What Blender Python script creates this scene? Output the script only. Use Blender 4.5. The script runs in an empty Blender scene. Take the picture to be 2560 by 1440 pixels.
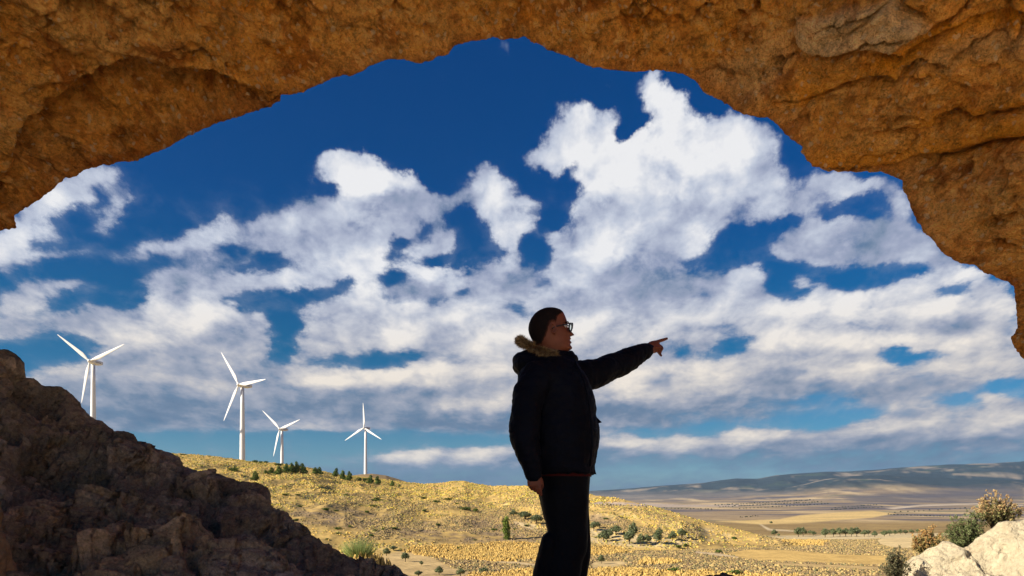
import bpy, bmesh, math, random
import numpy as np
from mathutils import Vector, Matrix
scene = bpy.context.scene
COL = scene.collection
rng = np.random.default_rng(7)
random.seed(7)

# ------------------------------------------------------------------ camera
F = 1848.0            # focal length in pixels of the 2560 px wide photograph
HY = 1235.0           # row of the horizon
CZ = 0.8              # eye height above the cave floor
cam_d = bpy.data.cameras.new("camera")
cam = bpy.data.objects.new("camera", cam_d); COL.objects.link(cam)
cam.location = (0, 0, CZ); cam.rotation_euler = (math.radians(90), 0, 0)
cam_d.sensor_width = 36; cam_d.lens = 36 * F / 2560
cam_d.shift_y = (HY - 720) / 2560
cam_d.clip_start = 0.05; cam_d.clip_end = 60000
scene.camera = cam
scene.view_settings.view_transform = 'Standard'
scene.view_settings.look = 'None'
scene.view_settings.exposure = 0.70
scene.view_settings.gamma = 1.0
scene.view_settings.use_curve_mapping = False
scene.cycles.max_bounces = 8
scene.cycles.diffuse_bounces = 5
scene.cycles.transparent_max_bounces = 8

def lin(r, g, b):
    f = lambda c: (c / 255 / 12.92) if c / 255 <= 0.04045 else ((c / 255 + 0.055) / 1.055) ** 2.4
    return (f(r), f(g), f(b))

def W(px, py, Y):
    """a point of the place that lies Y metres ahead, seen at photo position px, py"""
    return np.array([(px - 1280) / F * Y, Y, CZ + (HY - py) / F * Y])

# ------------------------------------------------------------------ sun
SUN_AZ, SUN_EL = -112.0, 27.0
sd = bpy.data.lights.new("sun", 'SUN'); sun = bpy.data.objects.new("sun", sd); COL.objects.link(sun)
sd.energy = 4.9; sd.angle = math.radians(0.5); sd.color = (1.0, 0.90, 0.74)
sv = Vector((math.sin(math.radians(SUN_AZ)) * math.cos(math.radians(SUN_EL)),
             math.cos(math.radians(SUN_AZ)) * math.cos(math.radians(SUN_EL)), math.sin(math.radians(SUN_EL))))
sun.rotation_euler = sv.to_track_quat('Z', 'Y').to_euler()

# ------------------------------------------------------------------ node helpers
class NT:
    def __init__(self, tree):
        self.t = tree; self.n = tree.nodes; self.l = tree.links
    def new(self, kind, **kw):
        nd = self.n.new(kind)
        for k, v in kw.items(): setattr(nd, k, v)
        return nd
    def put(self, sock, v):
        if isinstance(v, bpy.types.NodeSocket): self.l.new(v, sock)
        elif v is not None: sock.default_value = v
    def math(self, op, a, b=None, c=None, clamp=False):
        nd = self.new('ShaderNodeMath', operation=op, use_clamp=clamp)
        self.put(nd.inputs[0], a); self.put(nd.inputs[1], b)
        if c is not None: self.put(nd.inputs[2], c)
        return nd.outputs[0]
    def vmath(self, op, a, b=None):
        nd = self.new('ShaderNodeVectorMath', operation=op)
        self.put(nd.inputs[0], a)
        if b is not None: self.put(nd.inputs[1], b)
        return nd.outputs['Value' if op in ('DOT_PRODUCT', 'LENGTH') else 'Vector']
    def xyz(self, x, y, z):
        nd = self.new('ShaderNodeCombineXYZ')
        for i, v in enumerate((x, y, z)): self.put(nd.inputs[i], v)
        return nd.outputs[0]
    def sep(self, v):
        nd = self.new('ShaderNodeSeparateXYZ'); self.put(nd.inputs[0], v); return nd.outputs
    def noise(self, vec, scale, detail=4, rough=0.5, lac=2.0, dist=0.0, dims='3D'):
        nd = self.new('ShaderNodeTexNoise', noise_dimensions=dims)
        self.put(nd.inputs['Vector'], vec)
        for k, v in (('Scale', scale), ('Detail', detail), ('Roughness', rough), ('Lacunarity', lac), ('Distortion', dist)):
            nd.inputs[k].default_value = v
        return nd.outputs
    def voronoi(self, vec, scale, feature='F1', rand=1.0):
        nd = self.new('ShaderNodeTexVoronoi', feature=feature)
        self.put(nd.inputs['Vector'], vec); nd.inputs['Scale'].default_value = scale
        nd.inputs['Randomness'].default_value = rand
        return nd.outputs
    def ramp(self, fac, stops, interp='LINEAR'):
        nd = self.new('ShaderNodeValToRGB'); nd.color_ramp.interpolation = interp
        e = nd.color_ramp.elements
        while len(e) > 1: e.remove(e[0])
        e[0].position = stops[0][0]; e[0].color = (*stops[0][1], 1)
        for p, c in stops[1:]:
            x = e.new(p); x.color = (*c, 1)
        self.put(nd.inputs[0], fac)
        return nd.outputs[0]
    def mix(self, fac, a, b, blend='MIX'):
        nd = self.new('ShaderNodeMix', data_type='RGBA', blend_type=blend)
        self.put(nd.inputs['Factor'], fac)
        for s, v in ((nd.inputs[6], a), (nd.inputs[7], b)):
            if isinstance(v, tuple) and len(v) == 3: v = (*v, 1)
            self.put(s, v)
        return nd.outputs[2]
    def sstep(self, x, lo, hi):
        nd = self.new('ShaderNodeMapRange', interpolation_type='SMOOTHSTEP')
        self.put(nd.inputs[0], x); self.put(nd.inputs[1], lo); self.put(nd.inputs[2], hi)
        nd.inputs[3].default_value = 0; nd.inputs[4].default_value = 1
        return nd.outputs[0]
    def bump(self, h, strength=0.5, dist=0.02, normal=None):
        nd = self.new('ShaderNodeBump'); nd.inputs['Strength'].default_value = strength
        nd.inputs['Distance'].default_value = dist; self.put(nd.inputs['Height'], h)
        if normal is not None: self.put(nd.inputs['Normal'], normal)
        return nd.outputs[0]

# ------------------------------------------------------------------ sky: Nishita air plus broken cumulus, laid out by azimuth and elevation
AZ0, AZ1, EL0, EL1 = -39.0, 39.0, -1.0, 36.0     # the part of the sky whose cloud banks are mapped
NA, NE = 150, 116
# cloud banks and gaps, painted in order: (x, y, half width, half height, tilt, density, brightness, softness)
CL = [
 # base layers by height
 (1280,1185,2600,70,0,.85,.20,.4),(1280,1050,2600,95,0,.95,.45,.6),(1280,900,2600,110,0,.95,.62,.6),
 # --- left upper puff
 (150,500,150,60,-28,.95,.62,.5),(230,455,70,35,-35,1,.72,.5),(20,600,45,70,0,1,.85,.5),(110,480,60,40,-30,1,.8,.5),
 (310,505,28,45,20,.6,.7,.6),(255,535,45,30,30,.75,.75,.5),(90,590,28,45,0,.7,.6,.6),(150,575,28,50,0,.6,.6,.6),
 (185,540,38,38,0,.05,.5,.5),(105,600,28,40,0,.3,.5,.5),(230,510,18,16,0,.2,.5,.5),(130,650,170,18,-8,.5,.6,.7),
 (170,690,220,22,-5,.05,.5,.6),(300,680,160,28,-5,.05,.5,.6),(70,690,60,18,0,.35,.5,.6),
 (160,722,65,18,-6,.8,.7,.5),(75,720,22,35,0,.65,.6,.6),(260,740,120,14,-5,.1,.5,.6),
 (20,790,55,60,0,.95,.6,.4),(85,795,45,48,0,.95,.72,.4),(150,795,60,16,0,.15,.5,.5),
 (250,795,130,28,-3,.95,.55,.5),(60,835,130,14,0,.9,.5,.5),(310,830,60,25,0,.9,.55,.5),
 (110,876,100,32,0,.0,.5,.35),(0,895,50,38,0,.0,.5,.4),(215,865,30,20,0,.2,.5,.5),(300,880,12,8,0,.3,.5,.5),
 # --- streaks left centre
 (400,625,120,18,-12,.8,.6,.6),(350,628,50,14,-10,.8,.65,.5),(520,600,110,38,-15,.95,.66,.5),(575,545,25,14,15,.75,.75,.5),
 (490,560,25,10,0,.35,.6,.7),(640,580,70,35,-15,.9,.58,.5),(420,690,60,25,0,.75,.55,.6),(520,680,90,18,5,.7,.5,.7),
 (560,660,70,16,0,.15,.5,.5),(690,610,50,9,-25,.5,.5,.5),(480,655,70,14,0,.6,.5,.6),(620,640,40,25,-20,.8,.62,.5),
 (700,650,75,22,-8,.05,.5,.5),(560,715,190,28,-3,.95,.6,.5),(700,700,110,28,-8,1,.72,.5),(440,725,60,14,0,.6,.5,.6),
 (640,755,110,13,0,.08,.5,.35),(640,780,60,14,10,.2,.5,.5),(560,770,60,5,0,.5,.5,.6),
 # --- centre left big grey cloud
 (960,560,170,90,-10,1,.50,.3),(830,590,130,80,-15,1,.52,.35),(1060,530,55,60,0,1,.5,.3),(780,540,60,50,-30,.9,.5,.5),
 (700,565,90,35,-20,.85,.5,.6),(925,560,50,40,-30,1,.78,.6),(980,540,35,20,-30,1,.75,.6),(800,560,70,40,-15,1,.6,.6),
 (870,655,120,45,-8,1,.84,.45),(800,690,90,30,-15,1,.78,.5),(640,705,100,20,0,1,.7,.5),
 # bright cumulus head
 (850,420,62,46,0,1,.86,.16),(905,435,70,50,8,1,.84,.16),(845,395,22,24,0,1,.95,.2),(965,450,72,44,12,1,.88,.16),(1025,462,40,38,0,1,.9,.16),(930,475,130,22,0,1,.95,.4),
 (960,500,130,18,-2,1,.46,.4),(780,440,12,35,-15,.5,.6,.5),(835,480,20,13,0,.1,.5,.4),(770,490,35,30,0,.3,.5,.5),
 (1085,520,35,50,0,1,.5,.3),
 # --- second cumulus
 (1200,480,55,35,0,1,.66,.25),(1215,450,30,32,0,1,.75,.2),(1250,490,55,40,10,1,.72,.25),(1315,495,35,22,20,.95,.62,.3),(1240,520,60,50,0,1,.8,.3),
 (1165,465,25,16,-30,.8,.6,.4),(1170,475,12,16,0,.25,.5,.4),(1130,500,45,25,0,.9,.5,.4),(1150,520,40,25,0,.9,.5,.4),
 (1270,570,75,50,0,1,.72,.3),(1340,575,45,50,20,1,.7,.3),(1300,640,35,55,0,1,.68,.4),
 (1150,560,40,30,25,.0,.5,.3),(1185,600,35,55,-15,.0,.5,.3),(1200,640,35,35,30,.0,.5,.3),(1060,570,18,24,0,.05,.5,.3),
 (1005,605,22,16,-10,.05,.5,.3),(975,633,22,9,-20,.2,.5,.4),(1165,680,14,28,-20,.0,.5,.3),(1080,648,45,9,0,.1,.5,.3),
 (1100,600,50,25,-10,1,.65,.3),(1090,625,60,16,-5,1,.58,.4),(1240,615,10,7,0,.2,.5,.4),
 (1335,625,27,42,-12,.0,.5,.3),(1350,680,9,22,0,.2,.5,.4),
 (1050,675,60,30,15,1,1,.2),(1030,660,28,18,0,1,1,.2),(1110,675,30,18,0,1,.97,.2),(1160,705,14,10,0,1,.95,.3),(1130,700,30,35,10,1,.82,.5),
 (1040,720,75,25,0,1,.45,.5),(930,730,40,40,0,1,.85,.4),(1200,690,40,30,0,1,.68,.5),(1260,700,90,60,0,1,.58,.5),
 (1010,790,110,50,0,1,.82,.6),(850,800,110,60,0,1,.66,.5),(1180,800,120,60,0,1,.72,.6),(1000,840,60,30,0,1,.88,.5),
 (1240,850,90,45,0,1,.85,.6),(1100,840,30,20,-40,.9,.5,.6),
 # --- blue gaps left centre
 (715,800,38,36,0,.0,.5,.3),(705,860,26,46,10,.0,.5,.3),(740,750,40,16,-25,.1,.5,.3),(520,828,13,9,0,.1,.5,.3),(680,770,30,20,0,.4,.5,.4),
 # --- left cumulus
 (395,745,42,28,0,1,.98,.2),(375,780,30,28,0,1,.97,.25),(480,775,90,38,5,1,.82,.3),(560,800,60,40,0,1,.8,.35),(430,800,60,35,0,1,.85,.4),
 (460,835,30,22,0,1,.92,.5),(350,870,48,55,10,1,.92,.35),(590,860,90,50,0,1,.55,.5),(480,890,120,45,0,1,.55,.5),(640,820,30,30,0,1,.62,.4),
 (300,900,60,45,0,1,.55,.4),(430,940,60,14,0,1,.62,.5),
 (960,900,85,14,-3,.05,.5,.4),(800,910,60,12,-6,.3,.5,.5),(870,890,40,9,0,.4,.5,.5),(1120,890,40,15,0,.7,.5,.5),
 # --- low left banks
 (870,945,180,28,3,1,.70,.4),(1100,930,180,26,-4,1,.72,.5),(1200,960,120,28,0,1,.6,.5),(650,940,90,35,0,.95,.48,.5),
 (300,990,160,40,0,1,.40,.5),(480,1040,260,26,0,1,.28,.5),(700,1010,260,26,0,1,.45,.5),(880,1030,240,16,0,1,.30,.5),(420,1000,100,25,0,1,.36,.5),
 (1120,1000,160,22,0,1,.56,.5),(1190,1010,80,26,-8,1,.70,.5),(980,1060,160,16,0,1,.48,.5),(760,1070,140,13,2,1,.66,.5),(500,1085,200,15,0,.9,.45,.6),
 (1130,1065,150,25,0,1,.34,.5),(1000,985,260,12,0,1,.42,.6),(300,1060,150,20,0,1,.3,.5),
 (700,1110,420,22,0,.04,.5,.5),(850,1100,300,18,0,.04,.5,.5),(1180,1100,140,14,0,.15,.5,.5),(450,1110,200,20,0,.1,.5,.5),
 (840,1140,45,13,0,.85,.5,.5),(1000,1145,70,16,-5,1,.76,.3),(1080,1132,45,15,-5,1,.82,.25),(1210,1130,75,17,-4,1,.78,.3),(1110,1155,200,12,0,1,.5,.5),
 (1080,1185,260,18,0,.85,.22,.7),(700,1150,200,14,0,.3,.3,.7),
 # --- great right cloud
 (1630,220,34,38,0,1,.82,.16),(1690,255,45,32,20,1,.88,.18),(1650,280,58,34,0,1,.88,.2),(1450,280,52,36,-15,1,.85,.16),(1520,275,40,26,10,.95,.75,.3),
 (1420,340,62,58,-25,1,.78,.16),(1365,395,52,32,-30,1,.75,.16),(1340,415,32,16,0,1,.75,.2),(1395,415,60,28,0,1,.72,.2),(1500,340,90,60,0,1,.86,.25),
 (1600,360,150,60,0,1,.9,.3),(1740,300,70,40,10,1,.9,.2),(1820,320,70,50,10,1,.82,.25),(1700,380,200,90,0,1,.95,.4),(1880,350,70,50,15,1,.72,.3),
 (1580,300,24,22,20,.05,.5,.4),(1560,330,30,12,-20,.1,.5,.4),(1610,320,14,14,0,.2,.5,.4),
 (1560,440,150,80,0,1,.92,.4),(1850,430,120,80,0,1,.92,.4),(1440,475,45,55,0,1,.78,.2),(1430,590,55,90,0,1,.74,.25),(1480,560,70,60,0,1,.72,.4),
 (1860,470,60,35,0,1,.88,.4),(1660,415,45,18,0,1,.58,.6),(1730,450,25,35,25,1,1,.3),(1800,475,80,45,0,1,.68,.3),(1520,490,20,14,0,.9,.55,.6),
 (1930,430,50,60,0,1,.6,.5),(1900,520,90,45,0,1,.66,.5),(1700,540,150,50,0,1,.58,.5),(1600,540,90,60,0,1,.72,.5),(1520,640,90,60,-20,1,.86,.6),
 (1600,640,30,55,25,1,.85,.6),(1740,600,40,50,20,1,.84,.5),(1640,600,70,45,0,1,.6,.6),(1660,690,130,60,0,1,.5,.6),(1560,710,70,50,0,1,.52,.6),
 (1430,700,60,60,0,1,.6,.5),(1470,720,40,40,0,1,.8,.6),(1550,790,180,45,0,1,.56,.6),(1390,760,70,40,0,1,.6,.6),
 (1430,820,120,40,0,1,.86,.6),(1620,830,150,35,0,1,.70,.6),(1780,790,140,50,0,1,.66,.6),(1850,710,80,50,0,1,.66,.5),
 (1430,416,14,16,-30,.1,.5,.3),(1975,390,32,22,20,.05,.5,.4),(1950,360,20,22,0,.35,.5,.4),(2000,430,25,25,20,.25,.5,.4),
 (1380,460,60,22,10,.0,.5,.25),(1385,510,34,48,-8,.0,.5,.2),(1370,560,20,18,0,.3,.5,.4),
 (1822,600,16,22,10,.5,.5,.4),(1818,636,18,7,-15,.25,.5,.3),(1728,668,22,16,-20,.05,.5,.25),(1700,665,20,20,0,.8,.6,.5),
 (1955,578,22,8,-12,.2,.5,.3),(1930,600,10,12,0,.3,.5,.4),
 # --- right side
 (2080,470,80,45,0,.95,.72,.4),(2020,500,60,50,0,.95,.66,.4),(2190,460,60,30,0,1,.72,.4),(2240,510,50,28,0,.95,.66,.4),
 (2130,440,25,10,0,.5,.55,.5),(2055,520,22,35,20,.35,.5,.5),(2080,552,26,14,-15,.05,.5,.3),(2165,525,48,24,15,.0,.5,.3),(2200,490,12,22,0,.1,.5,.4),(2230,525,30,8,0,.3,.5,.4),
 (2050,590,140,35,-12,1,.58,.4),(2240,600,140,55,10,1,.5,.45),(2150,640,160,30,0,1,.48,.5),(2000,620,80,35,-15,1,.62,.5),(2320,650,80,25,0,1,.6,.5),
 (2225,685,70,18,-12,.05,.5,.35),(2120,700,26,20,20,.1,.5,.4),(2280,670,30,12,0,.1,.5,.4),(2370,668,20,8,0,.2,.5,.5),
 (2010,700,30,20,0,1,.85,.4),(2070,720,25,25,0,1,.78,.5),(2240,715,60,18,-10,1,.72,.4),(2410,685,70,22,10,1,.92,.25),(2330,700,90,22,-12,1,.9,.3),
 (2150,750,200,28,-5,1,.80,.5),(2480,730,60,30,0,1,.68,.4),(2300,770,230,28,0,1,.78,.5),(2530,760,40,25,0,1,.9,.4),
 (2330,805,260,16,0,1,.55,.6),(2030,800,130,35,-8,1,.76,.5),(1900,770,80,40,0,1,.68,.5),(2200,790,160,12,0,1,.7,.5),
 (2080,845,220,18,0,1,.9,.4),(1930,850,60,22,0,1,.92,.3),(2100,880,220,16,0,1,.58,.5),(2400,860,180,20,0,1,.55,.5),(2300,830,200,10,0,1,.68,.5),
 (1820,870,52,14,-15,.05,.5,.35),(1770,895,30,14,0,.25,.5,.4),(1715,880,20,20,0,.3,.5,.4),(1860,855,25,10,-10,.15,.5,.4),
 # lower right
 (1570,950,45,30,0,1,.92,.4),(1590,990,60,16,0,1,.90,.4),(1780,930,130,28,0,1,.72,.5),(1700,970,120,30,0,1,.68,.5),(1900,950,100,22,0,1,.55,.5),
 (2150,925,60,16,0,1,.86,.4),(2215,915,20,14,0,.95,.85,.4),(2245,890,40,14,0,.15,.5,.4),(2330,895,40,12,0,.25,.5,.4),(2205,930,10,16,0,.2,.5,.4),
 (2430,920,120,28,0,1,.70,.4),(2350,930,30,20,0,1,.78,.4),(2100,960,160,22,0,.95,.48,.5),(1990,960,120,16,0,1,.36,.5),(2250,970,200,16,0,.9,.48,.6),
 (1620,1010,150,20,0,1,.34,.4),(1800,1010,250,16,0,1,.40,.5),(1580,1040,120,20,0,1,.32,.5),(1950,1010,100,18,0,.7,.4,.6),(2060,1000,90,16,0,.5,.5,.6),
 (2530,970,60,16,0,.1,.5,.5),(2420,1000,90,12,-4,.12,.5,.5),(2250,1010,120,16,0,.8,.5,.6),(2150,1020,24,12,0,1,.66,.4),
 (1980,1055,190,20,-6,.02,.5,.5),(1820,1078,160,16,-3,.15,.5,.5),(1640,1082,120,12,0,.3,.4,.5),(2150,1035,90,14,0,.4,.5,.5),
 (1800,1045,150,10,0,.8,.42,.6),(2480,1030,100,20,0,.8,.42,.5),
 # low cumulus line
 (1555,1105,48,17,0,1,.85,.25),(1680,1110,90,16,0,1,.76,.3),(1700,1095,20,10,0,1,.85,.3),(1870,1085,85,16,-6,1,.78,.3),(1890,1077,30,10,0,1,.86,.3),(1780,1110,100,14,0,1,.66,.4),
 (2030,1088,120,13,0,1,.66,.4),(2150,1062,75,10,0,1,.80,.3),(2250,1050,40,14,0,1,.72,.3),(2200,1080,160,16,0,1,.60,.4),(2330,1028,35,14,0,1,.76,.3),(2480,1000,38,16,-8,1,.76,.3),
 (2500,1045,90,18,-8,1,.78,.3),(2400,1065,120,16,0,1,.68,.4),(1900,1120,380,12,0,1,.44,.5),(1620,1135,140,10,0,.9,.5,.5),(2300,1100,320,14,0,1,.36,.5),
 (2000,1150,500,16,0,.8,.24,.6),(1600,1185,220,22,0,.6,.16,.6),(1800,1190,220,22,0,.65,.16,.6),(1960,1143,40,6,0,.9,.5,.5),(2350,1135,300,18,0,.85,.26,.6),
 # more cover left and low bands
 (100,652,130,15,-8,.95,.62,.4),(160,722,75,18,-6,1,.72,.4),(72,728,28,38,0,.95,.62,.4),(10,640,60,50,0,1,.7,.5),(250,800,150,28,-3,1,.58,.4),(420,626,130,17,-12,1,.66,.4),(430,692,85,22,0,.95,.56,.5),
 (560,655,110,15,-6,.85,.56,.5),(690,600,85,26,-22,.95,.56,.5),(330,650,90,9,-8,.7,.6,.5),(250,560,26,26,0,.8,.7,.5),(310,500,22,38,20,.8,.7,.5),(90,560,40,36,0,.85,.72,.5),(200,480,60,30,-30,1,.7,.4),
 (480,740,90,12,0,.8,.55,.5),(380,600,60,8,-10,.6,.6,.5),(820,520,40,26,-20,1,.55,.5),(740,520,60,16,-25,.75,.52,.6),
 (1555,1103,50,17,0,1,.95,.25),(1690,1108,95,15,0,1,.86,.3),(1880,1084,90,15,-5,1,.9,.3),(2160,1064,90,12,0,1,.88,.3),(2500,1043,90,17,-8,1,.9,.3),(2400,1064,110,12,0,1,.76,.4),(2040,1090,110,11,0,1,.74,.4),
 (1000,1143,80,16,-5,1,.9,.3),(1085,1130,50,14,-5,1,.92,.25),(1215,1128,80,16,-4,1,.9,.3),(2200,860,330,15,0,1,.92,.4),(2250,770,260,22,0,1,.88,.4),(2030,760,120,24,-10,1,.84,.4),(900,940,190,22,3,1,.84,.4),(1120,925,150,22,-4,1,.84,.4),
 (2120,925,120,13,0,1,.86,.4),(1580,985,70,14,0,1,.95,.4),(1770,930,110,22,0,1,.8,.4),(2330,1028,36,13,0,1,.86,.3),(2480,1000,38,14,-8,1,.86,.3),(760,1070,150,10,2,1,.76,.4),
 # wisps in the blue
 (1085,312,38,15,-42,.60,.6,.9),(960,320,45,14,-5,.36,.5,1),(1110,200,34,28,0,.34,.5,1),(1250,130,60,22,-10,.38,.5,1),(1180,170,28,22,0,.33,.5,1),
 (1270,225,60,16,10,.33,.5,1),(1500,200,58,13,-18,.52,.6,.9),(1370,150,34,18,0,.34,.5,1),(740,470,24,24,0,.38,.5,1),(1350,265,30,14,0,.3,.5,1),
]
def sky_maps():
    az = np.radians(np.linspace(AZ0, AZ1, NA)); el = np.radians(np.linspace(EL0, EL1, NE))
    A, E = np.meshgrid(az, el)
    X = 1280 + F * np.tan(A); Y = HY - F * np.tan(E) / np.cos(A)
    D = np.zeros_like(X); B = np.full_like(X, .5)
    D = np.where(Y > 940, .9, 0.0)
    for (cx, cy, rx, ry, rot, d, b, s) in CL:
        c, sn = math.cos(math.radians(rot)), math.sin(math.radians(rot))
        dx, dy = X - cx, Y - cy
        if d < .3: rx, ry = rx * 1.2, ry * 1.3
        p = (dx * c + dy * sn) / rx; q = (-dx * sn + dy * c) / ry
        r = np.sqrt(p * p + q * q)
        s = max(s, .3)

        t = np.clip((1 + s * .5 - r) / s, 0, 1); a = t * t * (3 - 2 * t)
        D = D * (1 - a) + d * a
        if d >= .3: B = B * (1 - a) + b * a
    return D, B
def smooth(M, k=1):
    for _ in range(k):
        P = np.pad(M, 1, mode='edge')
        M = (P[1:-1, 1:-1] * 4 + (P[:-2, 1:-1] + P[2:, 1:-1] + P[1:-1, :-2] + P[1:-1, 2:]) * 2 + P[:-2, :-2] + P[2:, 2:] + P[:-2, 2:] + P[2:, :-2]) / 16
    return M

world = bpy.data.worlds.new("World"); scene.world = world; world.use_nodes = True
w = NT(world.node_tree); w.n.clear()
def separable(M, rank, a01, e01):
    """M(elevation, azimuth) as a sum of products of curves"""
    mean = M.mean(); U, S, V = np.linalg.svd(M - mean, full_matrices=False)
    total = None
    for k0 in range(0, rank, 3):
        cu, cv, wt = [], [], []
        for k in range(k0, k0 + 3):
            u, v = U[:, k], V[k]; mu, mv = np.abs(u).max(), np.abs(v).max()
            cu.append(u / mu * .5 + .5); cv.append(v / mv * .5 + .5); wt.append(S[k] * mu * mv * 4)
        outs = []
        for arrs, coord in ((cu, e01), (cv, a01)):
            nd = w.new('ShaderNodeRGBCurve'); mp = nd.mapping; mp.extend = 'HORIZONTAL'
            for ci, arr in enumerate(arrs):
                cur = mp.curves[ci]; n = len(arr)
                cur.points[0].location = (0, float(arr[0])); cur.points[1].location = (1, float(arr[-1]))
                for i in range(1, n - 1): cur.points.new(i / (n - 1), float(arr[i]))
                for p in cur.points: p.handle_type = 'VECTOR'
            mp.update()
            w.put(nd.inputs['Color'], w.xyz(coord, coord, coord))
            outs.append(w.vmath('SUBTRACT', nd.outputs[0], (.5, .5, .5)))
        dot = w.vmath('DOT_PRODUCT', w.vmath('MULTIPLY', outs[0], tuple(float(x) for x in wt)), outs[1])
        total = dot if total is None else w.math('ADD', total, dot)
    return w.math('ADD', total, float(mean))
tc = w.new('ShaderNodeTexCoord'); dirv = tc.outputs['Generated']
sx, sy, sz = w.sep(dirv)
azn = w.math('ARCTAN2', sx, sy); eln = w.math('ARCSINE', sz)
# small turbulence of the coordinates roughens the outlines of the banks
elp = w.math('MAXIMUM', eln, -.02)
kk = w.math('DIVIDE', 1.0, w.math('ADD', elp, .22))
nc = w.xyz(w.math('MULTIPLY', azn, w.math('ADD', w.math('MULTIPLY', kk, .22), 1.3)), w.math('MULTIPLY', w.math('LOGARITHM', w.math('ADD', elp, .16), 2.718), 1.05), 0.0)
def warp(coord, scale, det, rough, off, dist=0.0):
    nz = w.noise(w.vmath('ADD', coord, off), scale, det, rough, 2.1, dist)
    return nz['Fac'], nz['Color']
_, wc = warp(nc, 11.0, 6, .62, (3.1, 1.7, 0))
wv = w.vmath('SUBTRACT', wc, (.5, .5, .5)); wx, wy, _z = w.sep(wv)
a01 = w.math('DIVIDE', w.math('SUBTRACT', w.math('ADD', azn, w.math('MULTIPLY', wx, .05)), math.radians(AZ0)), math.radians(AZ1 - AZ0), clamp=True)
e01 = w.math('DIVIDE', w.math('SUBTRACT', w.math('ADD', eln, w.math('MULTIPLY', wy, w.math('MULTIPLY', w.math('ADD', elp, .06), .11))), math.radians(EL0)), math.radians(EL1 - EL0), clamp=True)
Dm, Bm = sky_maps(); Dm = smooth(Dm, 1); Bm = smooth(Bm, 2)
D = separable(Dm, 33, a01, e01); B = separable(Bm, 21, a01, e01)
f1, _ = warp(nc, 9.0, 10, .60, (0, 0, 0), .25)
f2, _ = warp(nc, 9.0, 5, .5, (.030, -.035, 0), .25)          # the same billows, a step towards the sun
f4, _ = warp(nc, 9.0, 5, .5, (0, 0, 0), .25)
f3, _ = warp(nc, 26.0, 7, .6, (5, 2, 0), .3)
Dn = w.math('ADD', w.math('MULTIPLY', D, .93), w.math('MULTIPLY', w.math('SUBTRACT', f1, .5), w.math('ADD', .75, w.math('MULTIPLY', w.sstep(eln, math.radians(4), math.radians(14)), .65))))
Dn = w.math('ADD', Dn, w.math('MULTIPLY', w.math('SUBTRACT', f3, .5), .35))
alpha = w.sstep(Dn, .33, w.math('SUBTRACT', 1.12, w.math('MULTIPLY', B, .42)))
B = w.math('ADD', w.math('MULTIPLY', w.math('SUBTRACT', B, .58), 1.22), .565)
Bn = w.math('ADD', B, w.math('MULTIPLY', w.math('SUBTRACT', f4, f2), .80))
Bn = w.math('ADD', Bn, w.math('MULTIPLY', w.math('SUBTRACT', f3, .5), .38))
Bn = w.math('MULTIPLY', Bn, w.math('ADD', .84, w.math('MULTIPLY', w.sstep(Dn, .3, 1.0), .16)))
cloud = w.ramp(Bn, [(0, lin(92, 116, 145)), (.25, lin(112, 134, 162)), (.5, lin(158, 167, 192)), (.72, lin(196, 203, 219)), (.95, lin(238, 238, 240))])
warm = w.ramp(Bn, [(0, lin(88, 112, 142)), (.25, lin(112, 132, 158)), (.5, lin(160, 166, 182)), (.72, lin(204, 200, 200)), (.95, lin(243, 232, 218))])
low = w.sstep(eln, math.radians(17), math.radians(7))
cloud = w.mix(low, cloud, warm)
sky = w.new('ShaderNodeTexSky', sky_type='NISHITA', sun_disc=False)
sky.sun_elevation = math.radians(SUN_EL); sky.sun_rotation = math.radians(SUN_AZ % 360)
sky.air_density = 1.0; sky.dust_density = 0.2; sky.ozone_density = 3.0
SKYK = .10
clear = w.ramp(w.math('MULTIPLY', elp, 1.6), [(0, (.45, .66, .92)), (.12, (.22, .50, .72)), (.30, (.03, .38, .60)), (.6, (.0, .30, .66)), (1, (.0, .31, .72))])
bluesky = w.mix(1.0, w.mix(1.0, sky.outputs[0], clear, 'MULTIPLY'), (SKYK, SKYK, SKYK), 'MULTIPLY')
blue = w.mix(w.sstep(eln, -.02, .0), lin(150, 130, 95), bluesky)
veil = w.math('MULTIPLY', w.math('MULTIPLY', w.sstep(w.math('ADD', f1, w.math('MULTIPLY', D, .35)), .5, .95), w.sstep(eln, math.radians(27), math.radians(14))), .42)
alpha = w.math('MAXIMUM', alpha, veil)
# unseen cloud on the sun's side, boosted to throw more light on the arch
sside = w.vmath('DOT_PRODUCT', dirv, (math.sin(math.radians(SUN_AZ)), math.cos(math.radians(SUN_AZ)), 0))
cloud = w.mix(1.0, cloud, w.ramp(w.math('ADD', w.math('MULTIPLY', sside, .5), .5), [(.60, (1, 1, 1)), (.82, (3.4, 2.95, 2.3)), (1, (4.4, 3.7, 2.8))]), 'MULTIPLY')
col = w.mix(alpha, blue, cloud)
bg = w.new('ShaderNodeBackground'); w.put(bg.inputs[0], col); bg.inputs[1].default_value = 0.62
out = w.new('ShaderNodeOutputWorld'); w.l.new(bg.outputs[0], out.inputs[0])
world.cycles.sampling_method = 'MANUAL'; world.cycles.sample_map_resolution = 512

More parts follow.
